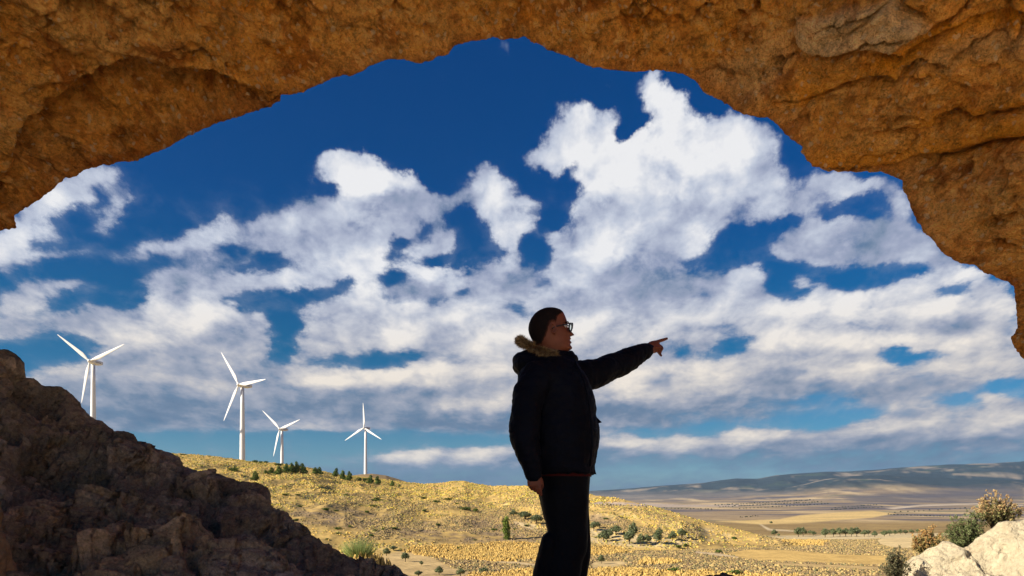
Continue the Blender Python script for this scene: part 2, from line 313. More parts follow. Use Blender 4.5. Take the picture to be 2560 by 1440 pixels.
# ------------------------------------------------------------------ numeric helpers
_P = np.random.default_rng(11).permutation(256).astype(np.int64); _P = np.concatenate([_P, _P])
_G = np.random.default_rng(12).normal(size=(256, 3)); _G /= np.linalg.norm(_G, axis=1)[:, None]
def gnoise(p):
    """gradient noise of points p (n, 3), about -1..1"""
    i = np.floor(p).astype(np.int64); f = p - i; i &= 255
    u = f * f * f * (f * (f * 6 - 15) + 10)
    r = np.zeros(len(p))
    for dx in (0, 1):
        wx_ = u[:, 0] if dx else 1 - u[:, 0]
        a = _P[(i[:, 0] + dx) & 255]
        for dy in (0, 1):
            wy_ = u[:, 1] if dy else 1 - u[:, 1]
            b = _P[(a + i[:, 1] + dy) & 255]
            for dz in (0, 1):
                wz_ = u[:, 2] if dz else 1 - u[:, 2]
                g = _G[_P[(b + i[:, 2] + dz) & 255]]
                r += wx_ * wy_ * wz_ * (g[:, 0] * (f[:, 0] - dx) + g[:, 1] * (f[:, 1] - dy) + g[:, 2] * (f[:, 2] - dz))
    return r * 1.6
def fbm(p, scale, octs=4, gain=.5, ridged=False):
    r = np.zeros(len(p)); a = 1.0; s = scale; t = 0
    for o in range(octs):
        n = gnoise(p * s + o * 17.3)
        if ridged: n = 1 - 2 * np.abs(n)
        r += a * n; t += a; a *= gain; s *= 2.03
    return r / t
def worley(p, scale):
    """distance to nearest and second nearest feature point, and a random id of the cell"""
    p = p * scale; i = np.floor(p).astype(np.int64); f1_ = np.full(len(p), 9.); f2_ = np.full(len(p), 9.); idd = np.zeros(len(p))
    for dx in (-1, 0, 1):
        for dy in (-1, 0, 1):
            for dz in (-1, 0, 1):
                c = i + (dx, dy, dz)
                h = _P[(_P[(_P[c[:, 0] & 255] + c[:, 1]) & 255] + c[:, 2]) & 255]
                q = c + .5 + _G[h] * .45
                d = np.sqrt(((p - q) ** 2).sum(1))
                m = d < f1_
                f2_ = np.where(m, f1_, np.minimum(f2_, d)); idd = np.where(m, h / 255., idd); f1_ = np.where(m, d, f1_)
    return f1_, f2_, idd
def sst(x, a, b):
    t = np.clip((x - a) / (b - a), 0, 1); return t * t * (3 - 2 * t)
def pxy(P):
    y = np.maximum(P[:, 1], .05)
    return 1280 + F * P[:, 0] / y, HY - F * (P[:, 2] - CZ) / y
def in_poly(x, y, poly, soft=0):
    poly = np.array(poly, float); n = len(poly); ins = np.zeros(len(x), bool); dm = np.full(len(x), 1e9)
    for k in range(n):
        x0, y0 = poly[k]; x1, y1 = poly[(k + 1) % n]
        c = ((y0 > y) != (y1 > y)); den = (y1 - y0) if y1 != y0 else 1e-9
        ins ^= c & (x < (x1 - x0) * (y - y0) / den + x0)
        L = (x1 - x0) ** 2 + (y1 - y0) ** 2 + 1e-9
        t = np.clip(((x - x0) * (x1 - x0) + (y - y0) * (y1 - y0)) / L, 0, 1)
        dm = np.minimum(dm, np.hypot(x - x0 - t * (x1 - x0), y - y0 - t * (y1 - y0)))
    sgn = np.where(ins, dm, -dm)
    return sst(sgn, -soft, soft) if soft else ins.astype(float)
def line_dist(x, y, pts):
    """signed distance to a polyline (positive below it in the photo) and the plain distance"""
    dm = np.full(len(x), 1e9); sg = np.zeros(len(x))
    for (x0, y0), (x1, y1) in zip(pts[:-1], pts[1:]):
        L = (x1 - x0) ** 2 + (y1 - y0) ** 2 + 1e-9
        t = np.clip(((x - x0) * (x1 - x0) + (y - y0) * (y1 - y0)) / L, 0, 1)
        ex, ey = x - x0 - t * (x1 - x0), y - y0 - t * (y1 - y0); d = np.hypot(ex, ey)
        m = d < dm; dm = np.where(m, d, dm); sg = np.where(m, np.sign(ey), sg)
    return sg * dm, dm

def tag(o, label=None, cat=None, group=None, kind=None):
    if label: o['label'] = label
    if cat: o['category'] = cat
    if group: o['group'] = group
    if kind: o['kind'] = kind
    return o
def mesh_np(name, V, Fc, mat=None, smooth_=True, col=None):
    me = bpy.data.meshes.new(name)
    V = np.asarray(V, np.float32); Fc = np.asarray(Fc, np.int32)
    me.vertices.add(len(V)); me.vertices.foreach_set('co', V.ravel())
    k = Fc.shape[1]; me.loops.add(Fc.size); me.loops.foreach_set('vertex_index', Fc.ravel())
    me.polygons.add(len(Fc)); me.polygons.foreach_set('loop_start', np.arange(0, Fc.size, k, dtype=np.int32))
    me.polygons.foreach_set('loop_total', np.full(len(Fc), k, np.int32))
    me.polygons.foreach_set('use_smooth', np.full(len(Fc), smooth_))
    me.update(calc_edges=True)
    if col is not None:
        at = me.color_attributes.new('tint', 'FLOAT_COLOR', 'POINT')
        c4 = np.ones((len(V), 4), np.float32); c4[:, :3] = col
        at.data.foreach_set('color', c4.ravel())
    if mat: me.materials.append(mat)
    return me
def link(name, me, parent=None, loc=None):
    o = bpy.data.objects.new(name, me); COL.objects.link(o)
    if parent is not None: o.parent = parent
    if loc is not None: o.location = loc
    return o
def empty(name, loc=(0, 0, 0), rz=0.0):
    o = bpy.data.objects.new(name, None); COL.objects.link(o); o.location = loc; o.rotation_euler = (0, 0, rz); o.empty_display_size = .2
    return o
def grid_faces(nr, nc, wrap=False):
    r = np.arange(nr - 1)[:, None]; c = np.arange(nc if wrap else nc - 1)[None, :]
    a = r * nc + c; b = r * nc + (c + 1) % nc
    return np.stack([a, b, b + nc, a + nc], -1).reshape(-1, 4)
def vnormals(V, nr, nc):
    G = V.reshape(nr, nc, 3); du = np.gradient(G, axis=1); dv = np.gradient(G, axis=0)
    n = np.cross(du, dv); n /= np.linalg.norm(n, axis=2, keepdims=True) + 1e-12
    return n.reshape(-1, 3)
def resample(pts, step, jag=0.0, seed=0):
    pts = np.array(pts, float); d = np.r_[0, np.cumsum(np.hypot(*np.diff(pts, axis=0).T))]
    s = np.arange(0, d[-1], step)
    x = np.interp(s, d, pts[:, 0]); y = np.interp(s, d, pts[:, 1])
    if jag:
        q = np.stack([s / 14., np.full_like(s, seed), s * 0], 1)
        x = x + jag * fbm(q, 1, 4, .6); y = y + jag * fbm(q + 31.7, 1, 4, .6)
    return x, y, s

# ------------------------------------------------------------------ materials
def material(name):
    m = bpy.data.materials.new(name); m.use_nodes = True
    n = NT(m.node_tree); p = m.node_tree.nodes['Principled BSDF']
    return m, n, p
def plain(name, col, rough=.6, metal=0, spec=.5, bumps=None, sheen=0, vary=.0, vscale=20):
    m, n, p = material(name)
    p.inputs['Roughness'].default_value = rough; p.inputs['Metallic'].default_value = metal
    p.inputs['Specular IOR Level'].default_value = spec
    tcd = n.new('ShaderNodeTexCoord').outputs['Object']
    if vary:
        nz = n.noise(tcd, vscale, 5, .6)['Fac']
        lo = tuple(max(c * (1 - vary), 0) for c in col); hi = tuple(min(c * (1 + vary), 1) for c in col)
        n.put(p.inputs['Base Color'], n.ramp(nz, [(.3, lo), (.7, hi)]))
    else: p.inputs['Base Color'].default_value = (*col, 1)
    if bumps: n.put(p.inputs['Normal'], n.bump(n.noise(tcd, bumps[0], 5, .6)['Fac'], bumps[1], bumps[2]))
    if sheen: p.inputs['Sheen Weight'].default_value = sheen
    return m
def tinted(name, rough=.95, mott=.35, mscale=3.0, b1=(9, .6, .05), b2=None, spec=.2, stones=None, grain=0.0):
    """mineral or plant surface: its colour comes from the mesh's tint, broken up by grain"""
    m, n, p = material(name)
    at = n.new('ShaderNodeAttribute', attribute_name='tint').outputs['Color']
    tcd = n.new('ShaderNodeTexCoord').outputs['Object']
    n1 = n.noise(tcd, mscale, 7, .62)['Fac']; n2 = n.noise(n.vmath('ADD', tcd, (9, 4, 2)), mscale * 5.3, 5, .6)['Fac']
    n3 = n.noise(n.vmath('ADD', tcd, (1, 7, 5)), mscale * 13, 3, .6)['Fac'] if grain else n2
    f = n.math('ADD', n.math('MULTIPLY', n1, .6 - grain * .6), n.math('ADD', n.math('MULTIPLY', n2, .4 - grain * .1), n.math('MULTIPLY', n3, grain * .7)))
    k = n.ramp(f, [(.30, (1 - mott,) * 3), (.5, (1, 1, 1)), (.70, (1 + mott * .8,) * 3)])
    c = n.mix(1.0, at, k, 'MULTIPLY')
    h = n.noise(tcd, b1[0], 9, .62)['Fac']
    if stones:
        sc, amt, cc, thr = stones
        vo = n.voronoi(n.vmath('ADD', tcd, n.vmath('MULTIPLY', n.noise(tcd, sc * .7, 3)['Color'], (.06, .06, .06))), sc)
        rnd = n.sep(vo['Color'])[0]
        msk = n.math('MULTIPLY', n.sstep(rnd, thr, thr + .12), n.sstep(vo['Distance'], .45, .25))
        c = n.mix(n.math('MULTIPLY', msk, amt), c, cc)
        h = n.math('ADD', h, n.math('MULTIPLY', n.math('SUBTRACT', .6, vo['Distance']), .45))
    n.put(p.inputs['Base Color'], c)
    p.inputs['Roughness'].default_value = rough; p.inputs['Specular IOR Level'].default_value = spec
    nb = n.bump(h, b1[1], b1[2])
    if b2: nb = n.bump(n.noise(tcd, b2[0], 6, .65)['Fac'], b2[1], b2[2], nb)
    n.put(p.inputs['Normal'], nb)
    return m

# ------------------------------------------------------------------ the rock arch overhead
ARCH = [(-330,1600),(-300,1300),(-260,1120),(-230,1000),(-190,850),(-130,720),(-60,620),(0,576),(42,570),(38,540),(70,520),(105,498),(130,480),(150,462),(165,447),(190,443),(210,430),(250,418),(300,408),(345,403),(360,395),(400,378),(430,366),(470,345),(500,330),(530,317),(560,308),(600,296),(650,280),(682,272),(697,258),(690,249),(705,240),(740,236),(760,232),(790,215),(830,195),(860,188),(880,190),(905,178),(930,162),(965,150),(1010,146),(1045,156),(1080,150),(1090,143),(1120,135),(1135,115),(1170,105),(1210,100),(1232,93),(1260,100),(1290,97),(1315,93),(1330,105),(1355,112),(1370,125),(1400,135),(1430,145),(1450,158),(1480,168),(1530,175),(1580,183),(1640,178),(1700,185),(1735,200),(1740,208),(1760,235),(1800,252),(1830,275),(1860,288),(1920,297),(1945,315),(1965,340),(2005,368),(2003,378),(2015,400),(2030,415),(2065,427),(2110,430),(2160,430),(2205,427),(2215,437),(2255,450),(2256,465),(2268,490),(2276,520),(2290,550),(2310,580),(2335,600),(2350,625),(2390,650),(2440,665),(2465,685),(2490,697),(2535,715),(2540,760),(2545,820),(2535,832),(2525,845),(2535,870),(2555,895),(2575,920),(2610,980),(2660,1100),(2720,1300),(2780,1500),(2830,1650)]
def build_arch():
    x, y, s = resample(ARCH, 3.2, 6.0, 3)
    NS = len(x); q = np.stack([s / 420., s * 0, s * 0 + 9], 1)
    Lp = 5.0 + .35 * fbm(q, 1, 3)                       # distance of the lip
    X = (x - 1280) / F * Lp; Z = CZ + (HY - y) / F * Lp
    cx, cz = .15, .9
    rd = np.stack([X - cx, Z - cz], 1); R = np.linalg.norm(rd, axis=1)
    # smoothed outward direction
    ker = np.hanning(121); ker /= ker.sum()
    rd = rd / R[:, None]
    rd = np.stack([np.convolve(np.pad(rd[:, k], 60, mode='edge'), ker, 'valid') for k in (0, 1)], 1)
    rd /= np.linalg.norm(rd, axis=1)[:, None]
    sm = lambda a, k: np.convolve(np.pad(a, k // 2, mode='edge'), np.hanning(k) / np.hanning(k).sum(), 'valid')
    Xs, Zs = sm(X, 61), sm(Z, 61)                       # the outline without its small teeth
    # rows: from the crest of the outside, over the outer face, the lip, then inward along the vault
    back = [(-2.5, 1.55), (-2.55, 2.0), (-2.3, 2.6), (-1.8, 3.0), (-1.1, 3.3), (-.5, 3.2), (.0, 2.9)]       # outside (y, thickness)
    face = [(.25, 2.6), (.38, 1.6), (.36, .9), (.30, .5), (.2, .25), (.1, .1), (.04, .03)]
    rows = [(yy if yy < -.01 else yy, rr, 1) for yy, rr in back] + [(yy, rr, 0) for yy, rr in face] + [(0., 0., 0)]
    prof_t = [0, .06, .25, .6, 1.2, 1.8, 2.1, 2.35, 2.45, 2.5]
    prof_r = [0, .07, .22, .42, .68, .90, 1.02, 1.15, 1.3, 1.55]
    tt = np.unique(np.r_[np.arange(.011, 1.9, .0102), np.arange(1.9, 2.51, .04)])
    V = []
    for yy, rr, isb in rows:
        yv = (yy * 1.0 + (5 if not isb else 5)) if not isb else (5 + yy)
        Yr = Lp + yy
        V.append(np.stack([X + rd[:, 0] * rr * 1.1, Yr, Z + rd[:, 1] * rr], 1))
    for t in tt:
        rr = np.interp(t, prof_t, prof_r) * (1 + .0 * q[:, 0])
        k = float(sst(np.array([t]), -.02, .22)[0])
        V.append(np.stack([X + (Xs - X) * k + rd[:, 0] * rr, Lp - t, Z + (Zs - Z) * k + rd[:, 1] * rr], 1))
    NR = len(V); V = np.concatenate(V); n = vnormals(V, NR, NS)
    lip = np.array([1.0 if k < 7 else .6 for k in range(len(rows))] + list(np.interp(tt, [0, .05, .3, .8], [.05, .25, .8, 1])))
    lip[len(rows) - 1] = .05; lip[len(rows) - 2] = .15; lip[len(rows) - 3] = .3
    A = np.repeat(lip, NS)
    # outward from the cave's air = away from the opening's axis
    ax = V - np.array([cx, 0, cz]); ax[:, 1] = 0; inner = np.repeat(np.array([0] * (len(rows) - 1) + [1] * (len(tt) + 1)), NS).astype(bool)
    sgn = np.sign((n * ax).sum(1)); n *= np.where(sgn == 0, 1, sgn)[:, None]     # now n points into the rock on the inner side
    px, py = pxy(V)
    vis = inner & (V[:, 1] > 1.2)
    D = np.zeros(len(V))
    # big undulation, then slabs and flakes
    D += .16 * fbm(V * (1, 1, 1.0), .55, 3) + .09 * fbm(V, 1.6, 3)
    strat = V * (.7, .7, 2.6)
    D += .10 * (fbm(strat, 1.7, 5, .55, True) - .1)
    f1_, f2_, cid = worley(V * (1, 1, 1.3) + .06 * np.stack([fbm(V + k, 5, 2) for k in (0, 5, 9)], 1), 4.5)
    D += -.095 * (cid - .5) * sst(f2_ - f1_, 0, .16)
    g1, g2, gid = worley(V, 13.0)
    rough_zone = np.clip(.5 + .9 * fbm(V, .9, 2), .15, 1)
    D += -.052 * rough_zone * (gid - .5) * sst(g2 - g1, 0, .2) - .020 * rough_zone * (1 - np.clip(g1, 0, 1))
    k1, k2, kid = worley(V * (1, 1, 1.25) + 4.4, 27.0)
    D += -.014 * (kid - .5) * sst(k2 - k1, 0, .3) * np.clip(rough_zone + .3, 0, 1)
    pit = sst(fbm(V * (1, 1, 1.6), 3.1, 4, .6), .18, .42); D += .12 * pit * (.4 + rough_zone)
    crk = np.abs(fbm(V * (.8, .8, 2.2), 1.3, 4, .55)); D += .10 * np.exp(-(crk / .016) ** 2) * sst(fbm(V, 1.1, 2), -.1, .2)
    D += .026 * fbm(V, 14, 4, .6)
    # the hollow under the ledge, upper left
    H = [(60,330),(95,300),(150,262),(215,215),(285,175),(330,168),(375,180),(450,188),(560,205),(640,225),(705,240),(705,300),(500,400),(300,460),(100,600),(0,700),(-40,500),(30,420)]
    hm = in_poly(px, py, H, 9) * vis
    led = [(60,330),(95,300),(150,262),(215,215),(285,175),(330,168),(375,180),(450,188),(560,205),(640,225),(705,240)]
    sd_, _d = line_dist(px, py, led)
    fall = np.clip(1 - sd_ / 260., 0, 1)
    D += hm * (.30 * fall ** 1.5)
    # ledges and cracks of the right side
    def ledge(pts, amp, width, below=True, crack=0.0, cw=5):
        sdd, dd = line_dist(px, py, pts)
        m = (sdd > 0) if below else (sdd < 0)
        endf = np.ones(len(V)); x0, x1 = pts[0][0], pts[-1][0]
        endf = sst(px, x0 - 30, x0 + 40) * (1 - sst(px, x1 - 20, x1 + 60)) if x1 < 2500 else sst(px, x0 - 30, x0 + 40)
        r = np.where(m, np.exp(-np.abs(sdd) / width), 0) * amp * 1.45 * endf * vis
        r += 1.4 * crack * np.exp(-(dd / cw) ** 2) * endf * vis
        return r
    D += ledge([(2010,418),(2120,424),(2240,412),(2300,392),(2380,382),(2470,352),(2620,330)], .13, 60, True, .05)
    D += ledge([(1915,262),(2000,258),(2060,240),(2120,215),(2170,203),(2230,205)], .07, 45, True, .04)
    D += ledge([(2170,340),(2300,318),(2370,300),(2460,285),(2620,255)], .06, 40, True, .05)
    D += ledge([(1900,300),(1990,270),(2080,250)], .04, 30, True, .03)
    D += ledge([(2010,150),(2080,140),(2160,130),(2260,150),(2300,125),(2420,70),(2620,30)], .06, 40, True, .03)
    D += ledge([(2110,10),(2050,40),(1990,42)], .05, 30, False, .05)
    D += ledge([(1978,60),(1975,110),(1985,155)], .0, 30, True, .10, 12)
    D += ledge([(2235,0),(2265,35),(2300,45)], .0, 30, True, .10, 7)
    D += ledge([(2270,180),(2290,165),(2360,160)], .0, 30, True, .05, 4)
    D += ledge([(2180,140),(2240,160)], .0, 30, True, .05, 4)
    D += ledge([(2460,610),(2510,606),(2570,625)], .04, 30, True, .05, 5)
    D += ledge([(2534,640),(2538,700)], .0, 30, True, .05, 5)
    D += ledge([(2255,470),(2300,460),(2335,450)], .05, 18, True, .03, 4) + ledge([(2258,480),(2300,478),(2340,462)], .03, 14, True, .03, 4)
    D += ledge([(1240,40),(1290,28),(1300,8)], .0, 20, True, .04, 5)
    D += ledge([(1500,60),(1560,48),(1640,60)], .05, 50, True, .02, 5)
    D += ledge([(1740,185),(1790,172),(1850,190)], .05, 30, True, .02, 5)
    pale = in_poly(px, py, [(1972,85),(1985,50),(2060,40),(2130,18),(2230,-5),(2262,35),(2330,62),(2318,88),(2260,100),(2235,118),(2150,115),(2085,135),(2020,135),(1985,120)], 7) * vis
    D -= .07 * pale
    D -= .05 * in_poly(px, py, [(1975,90),(1900,190),(1850,230),(1900,300),(2050,260),(2060,140)], 25) * vis * 0
    V = V + n * (D * A)[:, None]
    # colour
    n1 = fbm(V, .8, 4); n2 = fbm(V * (1, 1, 2.2), 2.4, 4); n3 = fbm(V, 9, 4, .6)
    base = np.array([.80, .43, .11]); dark = np.array([.36, .135, .030]); tan = np.array([.90, .60, .26]); orange = np.array([.93, .44, .035]); grey = np.array([.76, .58, .36])
    C = np.repeat(base[None], len(V), 0)
    mixc = lambda C, c, a: C * (1 - a[:, None]) + c * a[:, None]
    C = mixc(C, tan, .65 * sst(n1 + .3 * n3, .0, .5)); C = mixc(C, dark, .85 * sst(n2 + .6 * n3, .08, .42)); C = mixc(C, orange, .45 * sst(-n1 + .6 * n2, .15, .55))
    C = mixc(C, tan * 1.05, .5 * sst(gid + .25 * n3, .72, .95) * rough_zone)
    C = mixc(C, dark * .8, .6 * sst(.28 - gid + .1 * n3, .0, .15) * rough_zone); C = mixc(C, dark, .45 * sst(.25 - kid, 0, .1)); C = mixc(C, tan * 1.1, .55 * sst(kid, .8, .9))
    right = sst(px, 1850, 2050) * vis
    def band(pts, wd, up=True):
        sdd, dd = line_dist(px, py, pts)
        return np.exp(-(np.abs(sdd) / wd) ** 2) * ((sdd < 0) if up else (sdd > 0)) * right * (.5 + .8 * np.clip(n3 + n2 + .3, 0, 1))
    ob = band([(2010,418),(2120,424),(2240,412),(2300,392),(2380,382),(2470,352),(2620,330)], 42) + band([(1990,275),(2060,245),(2120,215),(2170,203),(2230,205),(2300,190)], 45) \
        + band([(2230,180),(2330,170),(2450,170),(2620,160)], 45, True) + band([(2300,318),(2460,285),(2620,255)], 24) + band([(2270,125),(2330,85),(2450,60),(2620,40)], 30, False)
    C = mixc(C, orange, np.clip(ob, 0, .85))
    C = mixc(C, grey * .8, .6 * right * in_poly(px, py, [(2250,190),(2350,120),(2620,80),(2620,160),(2420,165)], 20))
    C = mixc(C, np.array([.84, .68, .48]), .9 * pale * (.6 + .6 * np.clip(gid, 0, 1)))
    C = mixc(C, dark * .8, .45 * hm * (.5 + .5 * sst(n2, -.2, .5)))  # shade of the hollow under the ledge, put into the colour
    C = mixc(C, grey * .85, .5 * in_poly(px, py, [(1750,190),(1980,60),(1960,180),(1850,270)], 30) * vis)
    C = mixc(C, dark, .5 * sst(n1, -.1, .5) * in_poly(px, py, [(1480,60),(1740,60),(1760,200),(1480,190)], 30) * vis)
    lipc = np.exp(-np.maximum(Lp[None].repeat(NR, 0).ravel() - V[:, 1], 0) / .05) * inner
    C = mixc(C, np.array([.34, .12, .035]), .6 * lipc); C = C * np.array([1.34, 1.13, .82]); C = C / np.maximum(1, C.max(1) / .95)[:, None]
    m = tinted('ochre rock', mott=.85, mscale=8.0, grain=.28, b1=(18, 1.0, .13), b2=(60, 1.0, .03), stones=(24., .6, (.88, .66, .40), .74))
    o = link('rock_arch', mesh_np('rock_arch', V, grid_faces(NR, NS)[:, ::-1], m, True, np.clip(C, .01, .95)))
    tag(o, kind='structure', label='rough ochre and orange rock arch spanning overhead')
build_arch()

#SUN BLOCK ROCK
# ------------------------------------------------------------------ rock ridges (a crest seen from the cave, falling to the viewer and away behind)
def ridge(name, crest, Yc, drop, depth, back_drop, back_depth, mat, colf, step=3.5, jag=4, rows=150, brow=30, disp=None, floor=0.0, lean=1.0, seed=1):
    x, y, s = resample(crest, step, jag, seed); NS = len(x)
    Yr = Yc(x); X = (x - 1280) / F * Yr; Z = CZ + (HY - y) / F * Yr
    V = []
    bt = np.linspace(1, 0, brow, endpoint=False) ** 1.6
    for t in bt:
        V.append(np.stack([X * (1 + .05 * t), Yr + back_depth * t, Z - back_drop * t ** .7], 1))
    ft = np.linspace(0, 1, rows)
    for t in ft:
        f = drop(t); V.append(np.stack([X + (lean * t * depth) * 0.25, Yr - depth * t, Z + (floor - Z) * f], 1))
    NR = len(V); V = np.concatenate(V); n = vnormals(V, NR, NS)
    n *= np.sign(n[:, 2] + 1e-6 - .2 * n[:, 1])[:, None] if False else 1
    flip = -1 if n[:, 2].mean() < 0 else 1; n = n * flip
    tvals = np.r_[bt * 0 + 1, ft]; damp = np.repeat(np.r_[sst(bt, 0, .12), np.interp(ft, [0, .015, .06, .2], [.0, .3, .8, 1])], NS)
    D, extra = disp(V); V = V + n * (D * damp)[:, None]
    C = colf(V, extra)
    fc = grid_faces(NR, NS); 
    if flip < 0: fc = fc[:, ::-1]
    return mesh_np(name, V, fc, mat, True, np.clip(C, .005, .95))
def lumps(V, s=1.0):
    wv_ = .10 * np.stack([fbm(V + k, 3, 2) for k in (0, 5, 9)], 1)
    a1, a2, aid = worley(V + wv_, 1.5 * s); b1_, b2_, bid = worley(V + wv_, 4.2 * s); c1, c2, cid = worley(V + wv_ * .4, 11 * s)
    D = .26 * (aid - .4) * sst(a2 - a1, 0, .16) + .10 * fbm(V, 1.1, 3) + .15 * (bid - .4) * sst(b2_ - b1_, 0, .12) + .055 * (cid - .4) * sst(c2 - c1, 0, .14)
    D += .045 * fbm(V, 7, 5, .62, True)
    return D / s, (aid, bid, cid, sst(b2_ - b1_, 0, .12))
def slope_col(V, e):
    aid, bid, cid, edge = e; n1 = fbm(V, .9, 4); n2 = fbm(V, 4, 5, .6); n3 = fbm(V, 20, 3, .6)
    C = np.repeat(np.array([[.115, .080, .047]]), len(V), 0)
    mx = lambda C, c, a: C * (1 - a[:, None]) + np.array(c) * a[:, None]
    C = mx(C, (.20, .125, .060), .7 * sst(n1 + .5 * n2, .0, .5)); C = mx(C, (.145, .112, .078), .75 * sst(-n1 + .5 * n2 + .3 * (aid - .5), .05, .45))
    C = mx(C, (.045, .035, .026), .7 * sst(n2 + .4 * n3, .15, .5)); C = mx(C, (.26, .18, .11), .5 * sst(cid + .3 * n3, .8, 1.0)); C = mx(C, (.06, .05, .03), .5 * sst(.25 - bid, .0, .1))
    return C * 3.5
CREST = [(-620,560),(-420,640),(-260,720),(-150,790),(-60,850),(0,873),(20,873),(45,890),(60,905),(62,925),(52,945),(85,945),(105,962),(130,966),(150,965),(180,985),(188,995),(200,1005),(205,1018),(215,1030),(240,1050),(255,1052),(270,1065),(288,1078),(310,1078),(335,1085),(345,1103),(365,1105),(385,1120),(420,1130),(450,1142),(457,1165),(500,1180),(512,1183),(522,1171),(535,1180),(560,1190),(600,1203),(640,1206),(668,1218),(677,1232),(673,1250),(690,1280),(710,1300),(740,1315),(755,1330),(765,1355),(800,1365),(830,1385),(860,1390),(888,1410),(920,1425),(950,1446),(985,1490),(1050,1560),(1150,1660)]
m_slope = tinted('dark crumbling rock', mott=.85, mscale=7, grain=.4, b1=(16, 1.0, .08), b2=(60, .8, .02), stones=(22., .55, (.24, .17, .12), .78))
me = ridge('rock_slope', CREST, lambda x: 4.25 + .25 * np.sin(x / 210.), lambda t: t ** .85, 2.3, 2.4, 1.8, m_slope, slope_col, step=2.8, disp=lumps, rows=290)
tag(link('rock_slope', me), kind='structure', label='dark broken rock slope falling from the left')

# a paler boulder close to the viewer at the left
def boulder(name, c, r, mat, colf, seed, n=90, cut=.25, parent=None, sc=1.0):
    th, ph = np.meshgrid(np.linspace(0, 2 * np.pi, n * 2, endpoint=False), np.linspace(.02, np.pi - .02, n))
    U = np.stack([np.cos(th) * np.sin(ph), np.sin(th) * np.sin(ph), np.cos(ph)], -1).reshape(-1, 3)
    q = U * 1.0 + seed * 7.7
    a1, a2, aid = worley(q, 1.1)
    d = 1 + .30 * fbm(q, .9, 3) - .22 * a1 + .12 * (aid - .5) * sst(a2 - a1, 0, .3) + .06 * fbm(q, 4, 4, .6)
    V = U * d[:, None] * np.array(r) + np.array(c)
    b = worley(V * sc, 9.); V += U * ((.03 * (b[2] - .5) * sst(b[1] - b[0], 0, .2) + .03 * fbm(V, 6, 4, .6, True)) / sc)[:, None]
    caps = []
    Fc = grid_faces(n, 2 * n, True)[:, ::-1]
    return mesh_np(name, V, Fc, mat, True, np.clip(colf(V), .01, .95))
m_rock = tinted('tan rock', mott=.45, mscale=6, b1=(14, .8, .04), b2=(50, .5, .01))
def tan_col(V):
    n1 = fbm(V, 2, 4)[:, None]; return np.array([[.36, .22, .11]]) * (1 + .5 * n1) 
o = link('boulder', boulder('boulder', (0, 0, 0), (.30, .34, .62), m_rock, tan_col, 3, 150), loc=(-2.13, 2.62, .46))
tag(o, 'pale tan boulder at the left edge of the dark rock slope', 'boulder')
o = link('boulder', boulder('boulder', (0, 0, 0), (.23, .2, .13), m_slope, lambda V: slope_col(V, lumps(V)[1]) * .5, 5, 50, sc=3.0), loc=(1.49, 5.25, .115))
tag(o, 'small dark rounded stone on the ledge right of the man, at the very bottom', 'stone')

# unseen rock mass added on the left to keep the sun off the arch
def sun_block_col(V):
    n1 = fbm(V, .4, 4)[:, None]; return np.array([[.60, .37, .15]]) * (1 + .4 * n1)
o = link('sun_block_rock', boulder('sun_block_rock', (0, 0, 0), (5.0, 3.3, 8.2), m_rock, sun_block_col, 8, 110), loc=(-10.6, 0.5, 3.4))
tag(o, kind='structure', label='unseen ochre rock mass added to shade the arch')

# pale sunlit outcrop at the lower right
WC = [(2120,1620),(2170,1540),(2225,1470),(2252,1440),(2262,1405),(2280,1392),(2300,1385),(2322,1370),(2340,1365),(2356,1352),(2372,1352),(2384,1362),(2400,1372),(2420,1365),(2440,1346),(2460,1333),(2480,1320),(2496,1306),(2515,1301),(2540,1303),(2570,1297),(2640,1290),(2740,1300),(2850,1340),(2950,1400)]
def white_disp(V):
    wv_ = .2 * np.stack([fbm(V + k, 1.5, 2) for k in (0, 5, 9)], 1)
    a1, a2, aid = worley(V + wv_, .9); b1_, b2_, bid = worley((V + wv_) * (1, 1, 1.6), 2.3); c1, c2, cid = worley(V, 8)
    D = .13 * (aid - .5) * sst(a2 - a1, 0, .35) + .12 * (bid - .5) * sst(b2_ - b1_, 0, .15) + .05 * fbm(V, 3, 4, .6, True) + .02 * (cid - .5)
    return D, (aid, bid, cid)
def white_col(V, e):
    n1 = fbm(V, 1.2, 4); n2 = fbm(V, 7, 5, .6)
    C = np.repeat(np.array([[.56, .475, .32]]), len(V), 0)
    mx = lambda C, c, a: C * (1 - a[:, None]) + np.array(c) * a[:, None]
    C = mx(C, (.50, .36, .20), .6 * sst(n1 + .4 * n2, .1, .6)); C = mx(C, (.38, .31, .22), .6 * sst(n2, .30, .6))
    return C
m_white = tinted('pale limestone', mott=.35, mscale=4, b1=(11, .9, .10), b2=(30, .5, .02), stones=(9., .5, (.30, .24, .17), .86))
me = ridge('limestone_outcrop', WC, lambda x: 13.2 - (x - 2250) / 400., lambda t: .15 * t + .85 * t ** 1.3, 3.6, 4.0, 3.0, m_white, white_col, step=3, jag=3, rows=150, disp=white_disp, floor=-3.6, seed=5)
tag(link('limestone_outcrop', me), 'pale sunlit limestone outcrop below the shrubs at the lower right', 'rock')

